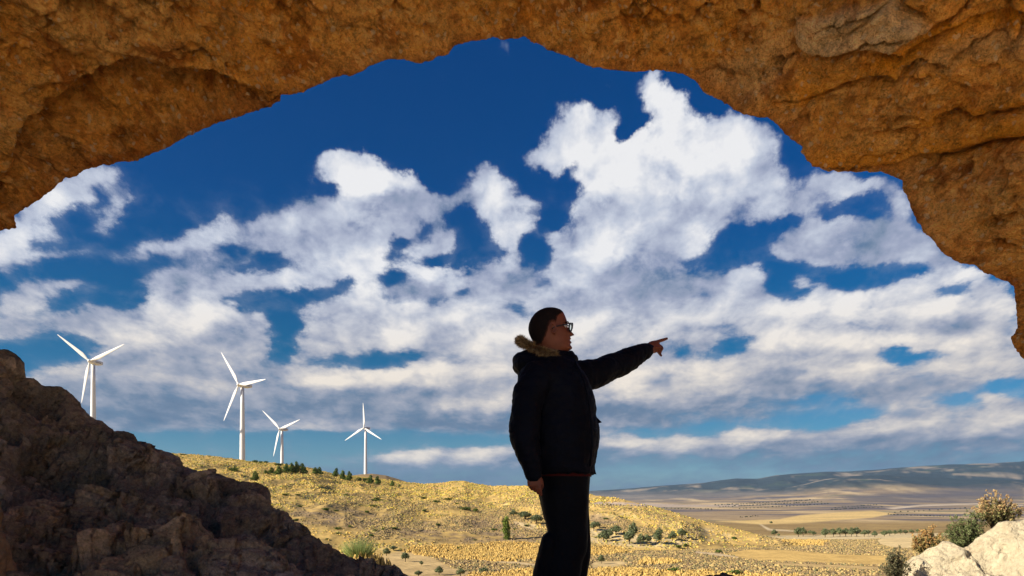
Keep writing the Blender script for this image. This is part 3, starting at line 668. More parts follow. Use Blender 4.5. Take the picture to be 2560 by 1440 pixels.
# ------------------------------------------------------------------ the land
def knots(tab, x): t = np.array(tab, float); return np.interp(x, t[:, 0], t[:, 1])
ZB = [(5.5, 0), (7, -1.6), (12, -3.6), (30, -6.6), (60, -9), (90, -11.2), (115, -12.4), (200, -14), (300, -17.5), (500, -24), (900, -33), (1500, -42), (2500, -50), (5000, -60), (9000, -60), (40000, -200)]
CR = [(-1200, 1080), (0, 1080), (230, 1097), (300, 1112), (440, 1135), (500, 1137), (560, 1144), (620, 1152), (700, 1159), (780, 1171), (840, 1186), (900, 1192), (1000, 1203), (1060, 1210), (1100, 1208), (1130, 1203), (1160, 1203), (1190, 1210), (1230, 1215), (1310, 1215), (1400, 1222), (1480, 1237), (1560, 1249), (1620, 1263), (1700, 1286), (1760, 1304), (1820, 1319), (1870, 1331), (1930, 1346), (1990, 1362), (2400, 1380)]
YC = [(-1200, 430), (300, 440), (800, 470), (1000, 520), (1150, 500), (1300, 430), (1500, 330), (1700, 270), (1900, 235), (2000, 225)]
YF = [(-1200, 140), (300, 150), (1000, 172), (1250, 190), (1500, 195), (1700, 195), (1900, 205), (2000, 210)]
def hill_h(X, Y):
    """height of the near hill, -inf where it is not"""
    u = 1280 + F * X / np.maximum(Y, 1.)
    yc, yf = knots(YC, u), knots(YF, u); zc = CZ + (HY - knots(CR, u)) / F * yc; zf = knots(ZB, yf) - .3
    t = (Y - yf) / (yc - yf)
    z = zf + (zc - zf) * np.where(t < 1, np.clip(t, 0, 1) ** .92, 1)
    back = np.clip(t - 1, 0, None) * (yc - yf)
    z = np.where(back > 0, zc - .055 * back - .0006 * back ** 2, z)
    return np.where((t > 0) & (u < 2350), z, -1e9)
def hill_far(X, Y):
    u = 1280 + F * X / np.maximum(Y, 1.)
    cr = knots([(300, 1140), (620, 1172), (705, 1178), (860, 1189), (905, 1184), (930, 1183), (965, 1188), (1000, 1199), (1040, 1211), (1100, 1225)], u)
    zc = CZ + (HY - cr) / F * 800
    return np.where(u < 1100, zc - .15 * np.abs(Y - 800) - .0004 * (Y - 800) ** 2, -1e9)
FARC = [(-3000, 1236), (1200, 1234), (1450, 1229), (1500, 1226), (1560, 1222), (1620, 1217), (1700, 1211), (1760, 1207), (1800, 1201), (1840, 1196), (1895, 1197), (1940, 1188), (2050, 1180), (2110, 1179), (2180, 1175), (2260, 1168), (2360, 1162), (2480, 1158), (2560, 1153), (2900, 1140), (4000, 1150), (6000, 1180)]
FARM = [(-3000, 1250), (1400, 1248), (1600, 1244), (1700, 1238), (1830, 1232), (1900, 1226), (1960, 1220), (2010, 1210), (2060, 1198), (2110, 1191), (2200, 1187), (2300, 1192), (2400, 1198), (2560, 1200), (2900, 1190), (6000, 1220)]
def land_z(X, Y, detail=True):
    X = np.asarray(X, float); Y = np.asarray(Y, float)
    Yd = np.maximum(np.maximum(Y, 0), (np.abs(X) - 9) * .8)
    z = knots(ZB, Yd)
    z = z + 4.7 * np.exp(-((X + 6.9) / 3.6) ** 2 - ((Y - 33.5) / 7.) ** 2)       # knoll with the broom bush
    p = np.stack([X, Y, X * 0], 1)
    hz, hf = hill_h(X, Y), hill_far(X, Y)
    if detail:
        und = np.clip((Yd - 20) / 100, 0, 1)
        z = z + und * (.9 * fbm(p, 1 / 90., 3) + .25 * fbm(p, 1 / 14., 3)) * np.clip(2500 / np.maximum(Yd, 1) / 2, .3, 1)
        u = 1280 + F * X / np.maximum(Y, 1.); t = np.clip((Y - knots(YF, u)) / (knots(YC, u) - knots(YF, u)), 0, 1)
        gul = (2.6 * fbm(p * (1.6, .55, 1), 1 / 42., 4, .5, True) - .9) * np.sin(np.pi * t) ** .8 + .45 * fbm(p, 1 / 9., 3)
        hz = hz + np.where(hz > -1e8, gul, 0)
        hf = hf + np.where(hf > -1e8, .6 * fbm(p, 1 / 25., 3), 0)
    z = np.maximum(np.maximum(z, hz), hf)
    # distant ranges
    u = 1280 + F * X / np.maximum(Y, 1.); inf = Y > 3000
    rid = fbm(p * (1, .6, 1), 1 / 1400., 5, .5, True) if detail else 0
    for prof, yc, wdt in ((FARC, 9500., 2600.), (FARM, 7000., 1900.)):
        zc = CZ + (HY - knots(prof, u)) / F * yc
        h = -62 + (zc + 62) * np.exp(-1.3 * (np.abs(Y - yc) / wdt) ** 1.3)
        k = np.clip(1 - np.abs(Y - yc) / wdt, 0, 1)
        h = h + (rid * .30 * np.clip(zc + 62, 0, 400)) * sst(k, 0.02, .4) * (1 - .97 * sst(k, .55, .95))
        z = np.where(inf, np.maximum(z, h), z)
    return z
# one sheet of ground, rings round the cave; finer in front
_a_front = np.radians(np.linspace(-40, 40, 900)); _a_rest = np.radians(np.linspace(40, 320, 110)[1:-1])
ANG = np.r_[_a_front, _a_rest]; RAD = np.unique(np.r_[0.3, np.geomspace(2, 60, 40), np.geomspace(60, 700, 330), np.geomspace(700, 15000, 190)])
AA, RR = np.meshgrid(ANG, RAD); front = np.abs(np.where(AA > np.pi, AA - 2 * np.pi, AA)) <= np.radians(60)
GX = (RR * np.sin(AA)).ravel(); GY = (RR * np.cos(AA)).ravel()
GZ = land_z(GX, GY)
GZ = np.where((RR.ravel() < 6.2), np.minimum(GZ, 0.0), GZ)
GV = np.stack([GX, GY, GZ], 1)
SAND, STRAW, GOLD = (.52, .37, .20), (.50, .33, .12), (.60, .37, .08)
FIELDS = [  # (outline in photo pixels, colour, edge softness)
 ([(1815,1383),(1870,1374),(1960,1375),(2100,1386),(2200,1389),(2330,1400),(2330,1425),(2210,1413),(2050,1407),(1900,1401),(1850,1394)], (.78,.52,.18), 2),
 ([(2193,1350),(2220,1342),(2290,1337),(2330,1340),(2330,1372),(2290,1372),(2225,1368),(2198,1360)], (.80,.60,.30), 2),
 ([(1790,1303),(1850,1302),(1950,1298),(2000,1288),(2100,1281),(2180,1277),(2238,1284),(2180,1294),(2100,1300),(2000,1308),(1900,1311)], (.82,.58,.24), 2),
 ([(1465,1322),(1520,1323),(1600,1338),(1700,1350),(1730,1356),(1690,1364),(1600,1369),(1540,1364),(1465,1354)], (.76,.58,.30), 3),
 ([(1905,1340),(1960,1339),(2290,1333),(2450,1333),(2290,1343),(2150,1349),(1960,1348)], (.74,.58,.32), 1.5),
 ([(935,1392),(1000,1377),(1050,1383),(1090,1400),(1130,1420),(1230,1442),(1230,1470),(980,1470),(955,1420)], (.66,.47,.22), 4),
 ([(1480,1405),(1550,1402),(1570,1408),(1540,1418),(1480,1420)], (.74,.54,.26), 2),
 ([(1280,1302),(1345,1312),(1365,1322),(1340,1328),(1290,1312)], (.74,.56,.30), 3),
 ([(1740,1378),(1800,1384),(1850,1393),(1845,1396),(1790,1389),(1735,1382)], (.76,.58,.34), 1.5),
 ([(1900,1405),(2050,1411),(2230,1418),(2330,1424),(2330,1429),(2050,1419),(1880,1408)], (.66,.46,.20), 2),
 ([(1200,1395),(1290,1404),(1350,1412),(1350,1416),(1280,1409),(1190,1400)], (.70,.52,.28), 2),
 ([(2212,1270),(2300,1262),(2450,1258),(2560,1262),(2560,1265),(2440,1261),(2300,1266),(2235,1273)], (.68,.55,.40), 1),
 ([(1902,1310),(1925,1322),(1985,1326),(1990,1329),(1920,1326),(1898,1311)], (.76,.60,.36), 1.5),
 ([(1480,1253),(1600,1257),(1700,1262),(1850,1262),(1850,1266),(1650,1268),(1480,1262)], (.60,.47,.36), 2),
]
def land_color(V):
    n = len(V); px, py = pxy(V); Y = V[:, 1]; fr = Y > 8; px = np.where(fr, px, -9999)
    p = V * (1, 1, 0); big = fbm(p, 1 / 60., 4); mid = fbm(p, 1 / 14., 4, .6); fine = fbm(p, 1 / 3.5, 3, .6)
    C = np.repeat(np.array([[.40, .275, .12]]), n, 0)
    mx = lambda C, c, a: C * (1 - a[:, None]) + np.array(c) * a[:, None]
    C = mx(C, (.27, .185, .105), .7 * sst(big + .4 * mid, .0, .5)); C = mx(C, (.56, .38, .14), .6 * sst(mid + .5 * fine - .3 * big, .05, .5)); C = mx(C, (.20, .155, .085), .5 * sst(fine + .4 * mid, .25, .6))
    # hill: straw ground, stony cream patches and mauve heath
    hh = (hill_h(V[:, 0], Y) > V[:, 2] - 4) & fr
    C = mx(C, (.72, .49, .16), hh * .85); C = mx(C, (.86, .66, .33), hh * .75 * sst(mid + .6 * fine, .0, .5)); C = mx(C, (.46, .36, .09), hh * .5 * sst(mid - .5 * big + .3 * fine, .15, .5))
    heath = np.maximum.reduce([in_poly(px + 55 * mid + 25 * big, py + 14 * fine + 8 * mid, q, 14) for q in ([(1085, 1300), (1200, 1285), (1290, 1300), (1360, 1335), (1350, 1365), (1150, 1365), (1040, 1350), (940, 1345), (960, 1325)], [(740, 1270), (840, 1262), (1000, 1290), (930, 1330), (820, 1320), (740, 1300)], [(1480, 1280), (1560, 1300), (1650, 1335), (1480, 1330)], [(1040, 1262), (1180, 1270), (1330, 1300), (1200, 1285)])])
    C = mx(C, (.23, .165, .125), .8 * heath * sst(fine + mid, -.5, .35))
    C = mx(C, (.50, .27, .15), .6 * hh * in_poly(px, py, [(960, 1185), (1010, 1200), (1040, 1214), (960, 1200)], 4)); C = mx(C, (.50, .28, .15), .5 * in_poly(px, py, [(1060, 1212), (1120, 1206), (1120, 1222), (1070, 1224)], 6))
    C = mx(C, (.66, .54, .36), .75 * in_poly(px, py, [(1690, 1330), (1760, 1320), (1850, 1345), (1780, 1352), (1700, 1348)], 12) * sst(fine, -.2, .3))
    # brown heath of the valley floor
    C = mx(C, (.24, .165, .09), .7 * in_poly(px, py, [(1700, 1362), (1800, 1355), (1930, 1352), (2190, 1352), (2200, 1384), (2100, 1382), (1960, 1372), (1870, 1370), (1700, 1378)], 5) * sst(mid + fine, -.5, .3))
    C = mx(C, (.27, .185, .10), .6 * in_poly(px, py, [(1480, 1380), (1740, 1388), (1840, 1402), (2000, 1430), (1800, 1440), (1560, 1425), (1480, 1402)], 5) * sst(mid + fine, -.6, .3))
    # far plain: bands of fields, olive ground, cloud shade painted in purple-grey
    far = sst(Y, 700, 1100)
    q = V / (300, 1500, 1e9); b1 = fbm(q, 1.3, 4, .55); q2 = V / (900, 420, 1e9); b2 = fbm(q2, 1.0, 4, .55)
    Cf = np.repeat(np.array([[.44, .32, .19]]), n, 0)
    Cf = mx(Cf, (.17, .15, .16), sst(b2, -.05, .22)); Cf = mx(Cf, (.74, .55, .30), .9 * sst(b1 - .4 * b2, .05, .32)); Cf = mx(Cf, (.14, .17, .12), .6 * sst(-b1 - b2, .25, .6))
    Cf = mx(Cf, (.17, .15, .15), .75 * in_poly(px, py, [(2100, 1242), (2200, 1232), (2400, 1222), (2560, 1215), (2560, 1250), (2300, 1256), (2150, 1262)], 8))  # broad patch of cloud shade put into the plain's colour
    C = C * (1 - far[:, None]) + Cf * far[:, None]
    # far ranges: pinewood with cloud shade put into its colour, bare pale spurs
    fh = sst(Y, 5200, 6000)
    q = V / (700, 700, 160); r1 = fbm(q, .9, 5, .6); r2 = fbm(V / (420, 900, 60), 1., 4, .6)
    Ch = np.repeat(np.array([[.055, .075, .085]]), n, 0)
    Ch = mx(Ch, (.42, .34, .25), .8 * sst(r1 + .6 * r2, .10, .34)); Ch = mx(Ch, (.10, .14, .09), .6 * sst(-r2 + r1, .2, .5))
    hgt = V[:, 2]
    Ch = mx(Ch, (.36, .30, .25), .7 * (1 - sst(hgt + 60 * r2, -40, 60)))
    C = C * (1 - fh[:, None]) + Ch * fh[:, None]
    n5 = (1 + .12 * fine)[:, None]
    for poly, c, soft in FIELDS:
        a = in_poly(px, py, poly, soft); a *= (Y > 60)
        C = C * (1 - a[:, None]) + np.array(c) * n5 * a[:, None]
    # plateau behind and around the cave: pale dry earth
    near = (Y < 60).astype(float)
    C = mx(C, (.86, .68, .42), near * .97)
    C = C * np.where(V[:, 1] > 60, .88, 1.0)[:, None]
    return np.clip(C, .01, .9), hh, heath
nr, ncl = len(RAD), len(ANG)
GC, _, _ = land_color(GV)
def land_material():
    m, n, p = material('dry land')
    at = n.new('ShaderNodeAttribute', attribute_name='tint').outputs['Color']
    tcd = n.new('ShaderNodeTexCoord').outputs['Object']
    a = n.noise(tcd, .9, 6, .65)['Fac']; b = n.noise(tcd, .14, 6, .6)['Fac']; cfar = n.noise(n.vmath('MULTIPLY', tcd, (1, 1, 3)), .011, 8, .65)['Fac']
    f = n.math('ADD', n.math('ADD', n.math('MULTIPLY', a, .35), n.math('MULTIPLY', b, .35)), n.math('MULTIPLY', cfar, .30))
    c = n.mix(1.0, at, n.ramp(f, [(.38, (.60, .58, .56)), (.5, (1, 1, 1)), (.62, (1.35, 1.35, 1.3))]), 'MULTIPLY')
    n.put(p.inputs['Base Color'], c); p.inputs['Roughness'].default_value = 1; p.inputs['Specular IOR Level'].default_value = .05
    n.put(p.inputs['Normal'], n.bump(n.math('ADD', b, n.math('MULTIPLY', a, .3)), .5, .8))
    return m
m_land = land_material()
gf = grid_faces(nr, ncl, True)[:, ::-1]
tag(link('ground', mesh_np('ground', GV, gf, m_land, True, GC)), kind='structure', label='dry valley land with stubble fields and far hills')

def ray_ground(px, py):
    """where the line of sight through a photo position meets the land"""
    Ys = np.geomspace(12, 12000, 2600); X = (px - 1280) / F * Ys; zr = CZ + (HY - py) / F * Ys
    zg = land_z(X, Ys); k = np.argmax(zg > zr)
    if not (zg > zr).any(): k = len(Ys) - 1
    return np.array([X[k], Ys[k], zg[k]])

# ------------------------------------------------------------------ tussocks, dry grass
def tufts(name, P, R, Hh, C, mat, seed=0, rough=.5, r1=.85):
    """one low spiky dome of grass for every point"""
    r_ = np.random.default_rng(seed); N = len(P); k = 5
    a = np.linspace(0, 2 * np.pi, k, endpoint=False)[None] + r_.uniform(0, 6.3, (N, 1))
    def ring(rad, hz, jr, jz):
        rr = R[:, None] * rad * (1 + r_.uniform(-jr, jr, (N, k))); zz = Hh[:, None] * (hz + r_.uniform(-jz, jz, (N, k)))
        return np.stack([P[:, 0:1] + np.cos(a) * rr, P[:, 1:2] + np.sin(a) * rr, P[:, 2:3] + zz], -1)
    b0 = ring(1, -.25, .25, .1); b1 = ring(r1, .55, .35, .3)
    top = (P + np.stack([r_.uniform(-.3, .3, N) * R, r_.uniform(-.3, .3, N) * R, Hh * r_.uniform(.75, 1.15, N)], 1))[:, None]
    V = np.concatenate([b0, b1, top], 1)              # N, 11, 3
    fc = []
    for i in range(k):
        j = (i + 1) % k; fc += [(i, j, k + j), (i, k + j, k + i), (k + i, k + j, 2 * k)]
    fc = np.array(fc)[None] + (np.arange(N) * (2 * k + 1))[:, None, None]
    col = np.repeat(C[:, None], 2 * k + 1, 1) * np.clip(1 + r_.uniform(-rough, rough, (N, 2 * k + 1, 1)) * .4, .3, 2)
    return mesh_np(name, V.reshape(-1, 3), fc.reshape(-1, 3), mat, False, np.clip(col.reshape(-1, 3), .01, .9))
def leafy(name, rough=.85, mott=.25, trans=.0):
    m, n, p = material(name)
    at = n.new('ShaderNodeAttribute', attribute_name='tint').outputs['Color']
    n.put(p.inputs['Base Color'], at); p.inputs['Roughness'].default_value = rough; p.inputs['Specular IOR Level'].default_value = .15
    return m
m_grass = leafy('dry grass')
r0 = np.random.default_rng(21)
def sample_land(N, y0, y1, pxl, pxr):
    # even cover of the ground seen between two bearings
    Y = np.sqrt(r0.uniform(y0 ** 2, y1 ** 2, N)); X = (r0.uniform(pxl, pxr, N) - 1280) / F * Y
    return X, Y
X, Y = sample_land(150000, 130, 540, 430, 2000); Z = land_z(X, Y); V = np.stack([X, Y, Z], 1)
cc, hh, heath = land_color(V)
mid = fbm(V * (1, 1, 0), 1 / 14., 3); fine = fbm(V * (1, 1, 0), 1 / 3.5, 2)
keep = hh & (r0.uniform(0, 1, len(V)) < (.34 + 1.1 * np.clip(mid + .6 * fine, -1, 1)) * np.where(heath > .5, .6, 1.0)) & (hill_h(X, Y) > land_z(X, Y, False) - .5)
V, he, md, fi = V[keep], heath[keep], mid[keep], fine[keep]; N = len(V); rr = r0.uniform(0, 1, N)
C = np.where(rr[:, None] < .5, [[.68, .46, .12]], np.where(rr[:, None] < .80, [[.42, .37, .09]], [[.27, .21, .08]])) * r0.uniform(.75, 1.25, (N, 1))
C = np.where((md - .3 * fi > .25)[:, None] & (rr[:, None] < .4), [[.60, .45, .07]], C)
C = C * (1 - he[:, None] * .85) + np.array([.20, .145, .10]) * r0.uniform(.7, 1.4, (N, 1)) * he[:, None] * .85
sz = r0.uniform(.14, .42, N) * (1 + .3 * (V[:, 1] > 300))
o = link('grass', tufts('grass', V, sz, sz * r0.uniform(.7, 1.1, N), C, m_grass, 4)); tag(o, 'straw coloured tussocks covering the hillside', 'grass', kind='stuff')
# tall golden grass on the valley floor
GOLDP = [[(1000, 1378), (1060, 1367), (1200, 1360), (1370, 1357), (1370, 1400), (1230, 1404), (1120, 1398)], [(1465, 1366), (1560, 1368), (1575, 1378), (1540, 1386), (1465, 1388)], [(1465, 1426), (1560, 1424), (1800, 1433), (1990, 1440), (1990, 1475), (1200, 1475), (1180, 1440), (1300, 1425)], [(1600, 1400), (1700, 1402), (1690, 1412), (1610, 1412)], [(1960, 1352), (2060, 1353), (2080, 1362), (1990, 1364)]]
X, Y = sample_land(330000, 86, 330, 860, 2420); Z = land_z(X, Y); V = np.stack([X, Y, Z], 1); px, py = pxy(V)
fi = fbm(V * (1, 1, 0), 1 / 5., 3); wob = fbm(V * (1, 1, 0), 1 / 16., 3)
g = np.maximum.reduce([in_poly(px + 40 * wob, py + 9 * fi, q, 4) for q in GOLDP])
fld = np.maximum.reduce([in_poly(px, py, q[0], 1) for q in FIELDS]); u = r0.uniform(0, 1, len(V))
isg = (g > .5) & (fi + r0.uniform(-.3, .5, len(V)) > -.15) & (u < .8); oth = (~isg) & (fld < .3) & (hill_h(X, Y) < Z - .3) & (u < .22)
keep = isg | oth; V, isg = V[keep], isg[keep]; N = len(V); rr = r0.uniform(0, 1, (N, 1))
C = np.where(isg[:, None], np.where(rr < .7, [[.60, .40, .12]], [[.46, .32, .11]]), np.where(rr < .45, [[.46, .33, .13]], np.where(rr < .8, [[.27, .19, .10]], [[.19, .17, .08]]))) * r0.uniform(.75, 1.2, (N, 1))
sz = np.where(isg, r0.uniform(.18, .38, N), r0.uniform(.18, .42, N)); hz_ = np.where(isg, r0.uniform(.3, .75, N), sz * .8)
o = link('dry_grass', tufts('dry_grass', V, sz, hz_, C, m_grass, 5, .5, .6)); tag(o, 'tall golden dry grass and scrub on the valley floor', 'grass', kind='stuff')

# ------------------------------------------------------------------ trees and shrubs
m_bark = plain('bark', (.10, .075, .05), .95, bumps=(6, .8, .1))
m_leaf = leafy('leaves', .7)
def crown_mesh(name, lobes, n, leaf, cols, seed, flat=.5, inner=.35):
    """foliage: many small bent leaf clumps through the volume of several lobes (x, y, z, rx, ry, rz)"""
    r_ = np.random.default_rng(seed); L = np.array(lobes, float); wgt = L[:, 3] * L[:, 4] * L[:, 5]; k = r_.choice(len(L), n, p=wgt / wgt.sum())
    d = r_.normal(size=(n, 3)); d /= np.linalg.norm(d, axis=1)[:, None]
    rad = r_.uniform(inner, 1, n) ** .6 * (1 + .12 * r_.normal(size=n))
    c = L[k, :3] + d * rad[:, None] * L[k, 3:]
    s = leaf * r_.uniform(.5, 1.4, n)
    nrm = d + .8 * r_.normal(size=(n, 3)); nrm /= np.linalg.norm(nrm, axis=1)[:, None]
    t = np.cross(nrm, r_.normal(size=(n, 3))); t /= np.linalg.norm(t, axis=1)[:, None]; b = np.cross(nrm, t)
    q = [c - t * s[:, None], c - b * s[:, None] * flat, c + t * s[:, None] * r_.uniform(.7, 1.2, (n, 1)), c + b * s[:, None] * flat + nrm * s[:, None] * .25]
    V = np.stack(q, 1).reshape(-1, 3); fc = np.arange(4 * n).reshape(n, 4)
    cs = np.array(cols)[r_.integers(0, len(cols), n)] * r_.uniform(.7, 1.3, (n, 1))
    return mesh_np(name, V, fc, m_leaf, False, np.clip(np.repeat(cs, 4, 0), .005, .9))
def tube_np(pts, rad, k=8):
    pts = np.array(pts, float); rad = np.array(rad, float); n = len(pts)
    T = np.gradient(pts, axis=0); T /= np.linalg.norm(T, axis=1)[:, None] + 1e-9
    up = np.array([0.31, .2, .93]) if abs(T[0, 2]) < .9 else np.array([1., .1, 0]); V = []
    for i in range(n):
        a = np.cross(up, T[i]); a /= np.linalg.norm(a) + 1e-9; b = np.cross(T[i], a); up = np.cross(b, 0 * b + a) * 0 + up
        th = np.linspace(0, 2 * np.pi, k, endpoint=False)
        rx_, ry_ = (rad[i] if rad.ndim > 1 else (rad[i], rad[i]))
        V.append(pts[i] + np.outer(np.cos(th), a) * rx_ + np.outer(np.sin(th), b) * ry_)
    V = np.concatenate(V); Fc = grid_faces(n, k, True).tolist()
    return V, Fc, n, k
def tubes_mesh(name, tubes, mat, k=8, smooth_=True):
    me = bpy.data.meshes.new(name); VV, FF = [], []; off = 0
    for pts, rad in tubes:
        V, Fc, n, _ = tube_np(pts, rad, k); VV += V.tolist(); FF += [[i + off for i in f] for f in Fc]
        FF += [[off + i for i in range(k)][::-1], [off + (n - 1) * k + i for i in range(k)]]; off += len(V)
    me.from_pydata(VV, [], FF); me.polygons.foreach_set('use_smooth', [smooth_] * len(me.polygons)); me.materials.append(mat); me.update()
    return me
def limbs(h, spread, n, seed, r=.12):
    r_ = random.Random(seed); T = [([(0, 0, -.3), (.04 * h, .02 * h, h * .22), (.01 * h, 0, h * .5)], [r * 1.4, r, r * .7])]
    for i in range(n):
        a = i * 6.283 / n + r_.uniform(-.4, .4); z0 = h * r_.uniform(.18, .34)
        T.append(([(.03 * h, .01 * h, z0), (math.cos(a) * spread * .5, math.sin(a) * spread * .5, z0 + h * .22), (math.cos(a) * spread, math.sin(a) * spread, z0 + h * .45)], [r * .6, r * .4, r * .15]))
    return T
GREEN_O = [(.12, .155, .060), (.18, .21, .10), (.075, .10, .040), (.25, .27, .15)]
GREEN_P = [(.075, .12, .022), (.12, .17, .03), (.045, .08, .016), (.18, .22, .045)]
def olive_variant(seed):
    r_ = random.Random(seed); lob = []
    for i in range(6):
        a = i * 1.05 + r_.uniform(-.3, .3); d = r_.uniform(.15, .3); lob.append((math.cos(a) * d, math.sin(a) * d, r_.uniform(.48, .72), r_.uniform(.16, .26), r_.uniform(.16, .26), r_.uniform(.15, .24)))
    lob.append((0, 0, .78, .2, .2, .2))
    return (crown_mesh('crown', lob, 1500, .05, GREEN_O, seed), tubes_mesh('trunk', limbs(1, .25, 4, seed, .035), m_bark, 6))
def pine_variant(seed):
    r_ = random.Random(seed); lob = []
    for i in range(5):
        a = r_.uniform(0, 6.28); d = r_.uniform(.02, .16); z = .22 + .14 * i; lob.append((math.cos(a) * d, math.sin(a) * d, z, .46 - .06 * i, .46 - .06 * i, .17))
    lob.append((0, 0, .86, .1, .1, .14))
    return (crown_mesh('crown', lob, 1300, .06, GREEN_P, seed + 50), tubes_mesh('trunk', [([(0, 0, -.2), (.01, 0, .4), (0, 0, .85)], [.035, .026, .008])], m_bark, 6))
OLV = [olive_variant(s) for s in (1, 2, 3, 4)]; PIN = [pine_variant(s) for s in (1, 2, 3)]
def bush_variant(seed, cols=GREEN_P):
    r_ = random.Random(seed); lob = [(r_.uniform(-.35, .35), r_.uniform(-.2, .2), r_.uniform(.3, .55), r_.uniform(.25, .4), .3, r_.uniform(.28, .42)) for i in range(6)]
    return (crown_mesh('foliage', lob, 500, .08, cols, seed + 90), tubes_mesh('stem', limbs(.6, .25, 4, seed, .03), m_bark, 5))
BSH = [bush_variant(s) for s in (1, 2)]
def tree(name, px, py, hpx, wpx, var, label, cat, group, parts=('crown', 'trunk'), sink=.05):
    P = ray_ground(px, py); k = P[1] / F; g_ = {'olive_tree': 1.28, 'pine_tree': 1.2, 'shrub': 1.15}.get(name, 1.0); h = hpx * k * g_; wd = wpx * k * g_
    e = empty(name, (P[0], P[1], P[2] - sink * h), random.uniform(0, 6.28)); tag(e, label, cat, group)
    for me, pn in zip(var, parts):
        c = link(pn, me, e); c.scale = (wd, wd, h)
    return e
def put(rows, kind, group, defl):
    for i, r in enumerate(rows):
        px, py, hp, wp = r[:4]; lab = r[4] if len(r) > 4 else defl
        if kind == 'olive': tree('olive_tree', px, py, hp, wp, OLV[i % 4], lab, 'olive tree', group)
        elif kind == 'pine': tree('pine_tree', px, py, hp, wp, PIN[i % 3], lab, 'pine tree', group)
        else: tree('shrub', px, py, hp, wp, BSH[i % 2], lab, 'shrub', group, ('foliage', 'stem'))
put([(1510,1354,24,28,'olive tree at the left front of the grove just right of the man'),(1522,1347,20,22,'olive tree behind the left front tree of the grove'),(1540,1338,21,26,'rearmost olive tree of the grove, close to the hill foot'),
     (1573,1361,30,30,'large olive tree in the middle front of the grove'),(1584,1346,34,22,'tall olive tree behind the large middle one of the grove'),(1603,1365,26,20,'left tree of the touching olive pair at the front of the grove'),(1618,1362,22,18,'right tree of the touching olive pair at the front of the grove'),
     (1643,1361,28,24,'broad olive tree standing between the touching pair and the two right hand trees'),(1648,1346,22,16,'small olive tree showing above the broad one in the grove'),(1682,1353,22,20,'left of the two rightmost olive trees of the grove'),(1704,1349,24,20,'rightmost olive tree of the grove'),
     (1484,1327,20,20,'olive tree at the man\'s hip on the right side'),(1494,1320,13,16,'small olive tree on the hill foot right of the man\'s hip')], 'olive', 'olive trees in the grove beside the man', '')
put([(1283,1291,14,20,'small olive tree left of the man below the slope'),(1312,1299,18,34,'wide low olive tree left of the man on the pale field'),(1341,1311,20,30,'olive tree at the man\'s left thigh on the pale field')], 'olive', 'olive trees left of the man', '')
ROW = [(1928,1310,6,8),(1936,1341,15,14),(1947,1342,7,6),(1996,1342,20,22),(2007,1341,20,18),(2025,1337,10,10),(2034,1339,10,14),(2062,1344,20,20),(2083,1342,18,16),(2099,1342,20,18),(2115,1341,18,16),(2129,1342,20,16),(2142,1341,20,18),(2161,1342,15,16),(2170,1339,12,12),(2187,1343,14,14),(2211,1341,13,18),(2224,1339,12,14),(2238,1338,11,12),(2251,1336,11,12),(2264,1336,10,11),(2278,1335,10,11),(2296,1334,10,11),(2312,1333,10,11)]
ORDW = ['first', 'second', 'third', 'fourth', 'fifth', 'sixth', 'seventh', 'eighth', 'ninth', 'tenth', 'eleventh']
NR_ = len(ROW) - 3
put([r + (('%s olive from the left end of the long row behind the pale strip' % ORDW[i]) if i < 11 else ('%s olive from the right end of the long row behind the pale strip' % ORDW[NR_ - 1 - i]),) for i, r in enumerate(ROW[3:])], 'olive', 'olive trees in the long row', '')
put([ROW[0] + ('tiny lone tree by the bend of the track in the middle distance',), ROW[1] + ('single olive tree at the left start of the pale strip',), ROW[2] + ('very small tree just right of the single olive at the strip\'s start',)], 'olive', 'lone trees near the long row', '')
put([(967,1390,17,20,'small olive tree on the sandy patch behind the broom'),(984,1377,10,20,'low dark olive at the back edge of the sandy patch'),(1013,1405,21,20,'olive tree in the middle of the sandy patch'),(1053,1415,11,10,'thin young olive right of the middle one on the sandy patch'),
     (1098,1438,19,22,'olive tree at the bottom edge on the sandy patch'),(1152,1441,17,24,'pale wide olive tree at the bottom edge, right of the sandy patch'),(1209,1434,13,22,'low pale olive at the bottom edge near the man'),(1045,1443,14,20,'olive tree at the bottom edge beside the rock slope'),(1503,1409,19,16,'small olive tree on its own pale patch right of the man\'s knee')], 'olive', 'young olive trees on the sandy ground', '')
put([(638,1201,21,19,'lone dark pine below the others on the hill'),(665,1185,9,12,'low pine left of the hilltop group'),(679,1184,14,15,'second small pine left of the hilltop group'),(697,1187,21,20,'round pine left of the dense hilltop clump'),(717,1182,22,17,'leftmost pine of the dense hilltop clump'),
     (729,1182,23,16,'second pine of the dense hilltop clump'),(741,1183,27,18,'tallest pine of the dense hilltop clump'),(757,1184,24,19,'rightmost pine of the dense hilltop clump'),(788,1185,15,16,'left of the joined pine pair right of the clump'),(799,1186,17,15,'right of the joined pine pair right of the clump'),
     (840,1192,20,15,'leftmost pine of the trio on the crest'),(856,1198,21,15,'middle pine of the trio on the crest'),(873,1202,22,16,'right pine of the trio on the crest'),(927,1209,20,18,'larger pine right of the rightmost turbine\'s foot'),(944,1211,19,15,'narrower pine beside the larger one right of the turbine foot'),(981,1215,13,12,'last small pine down the crest to the right')], 'pine', 'pines along the hill crest', '')
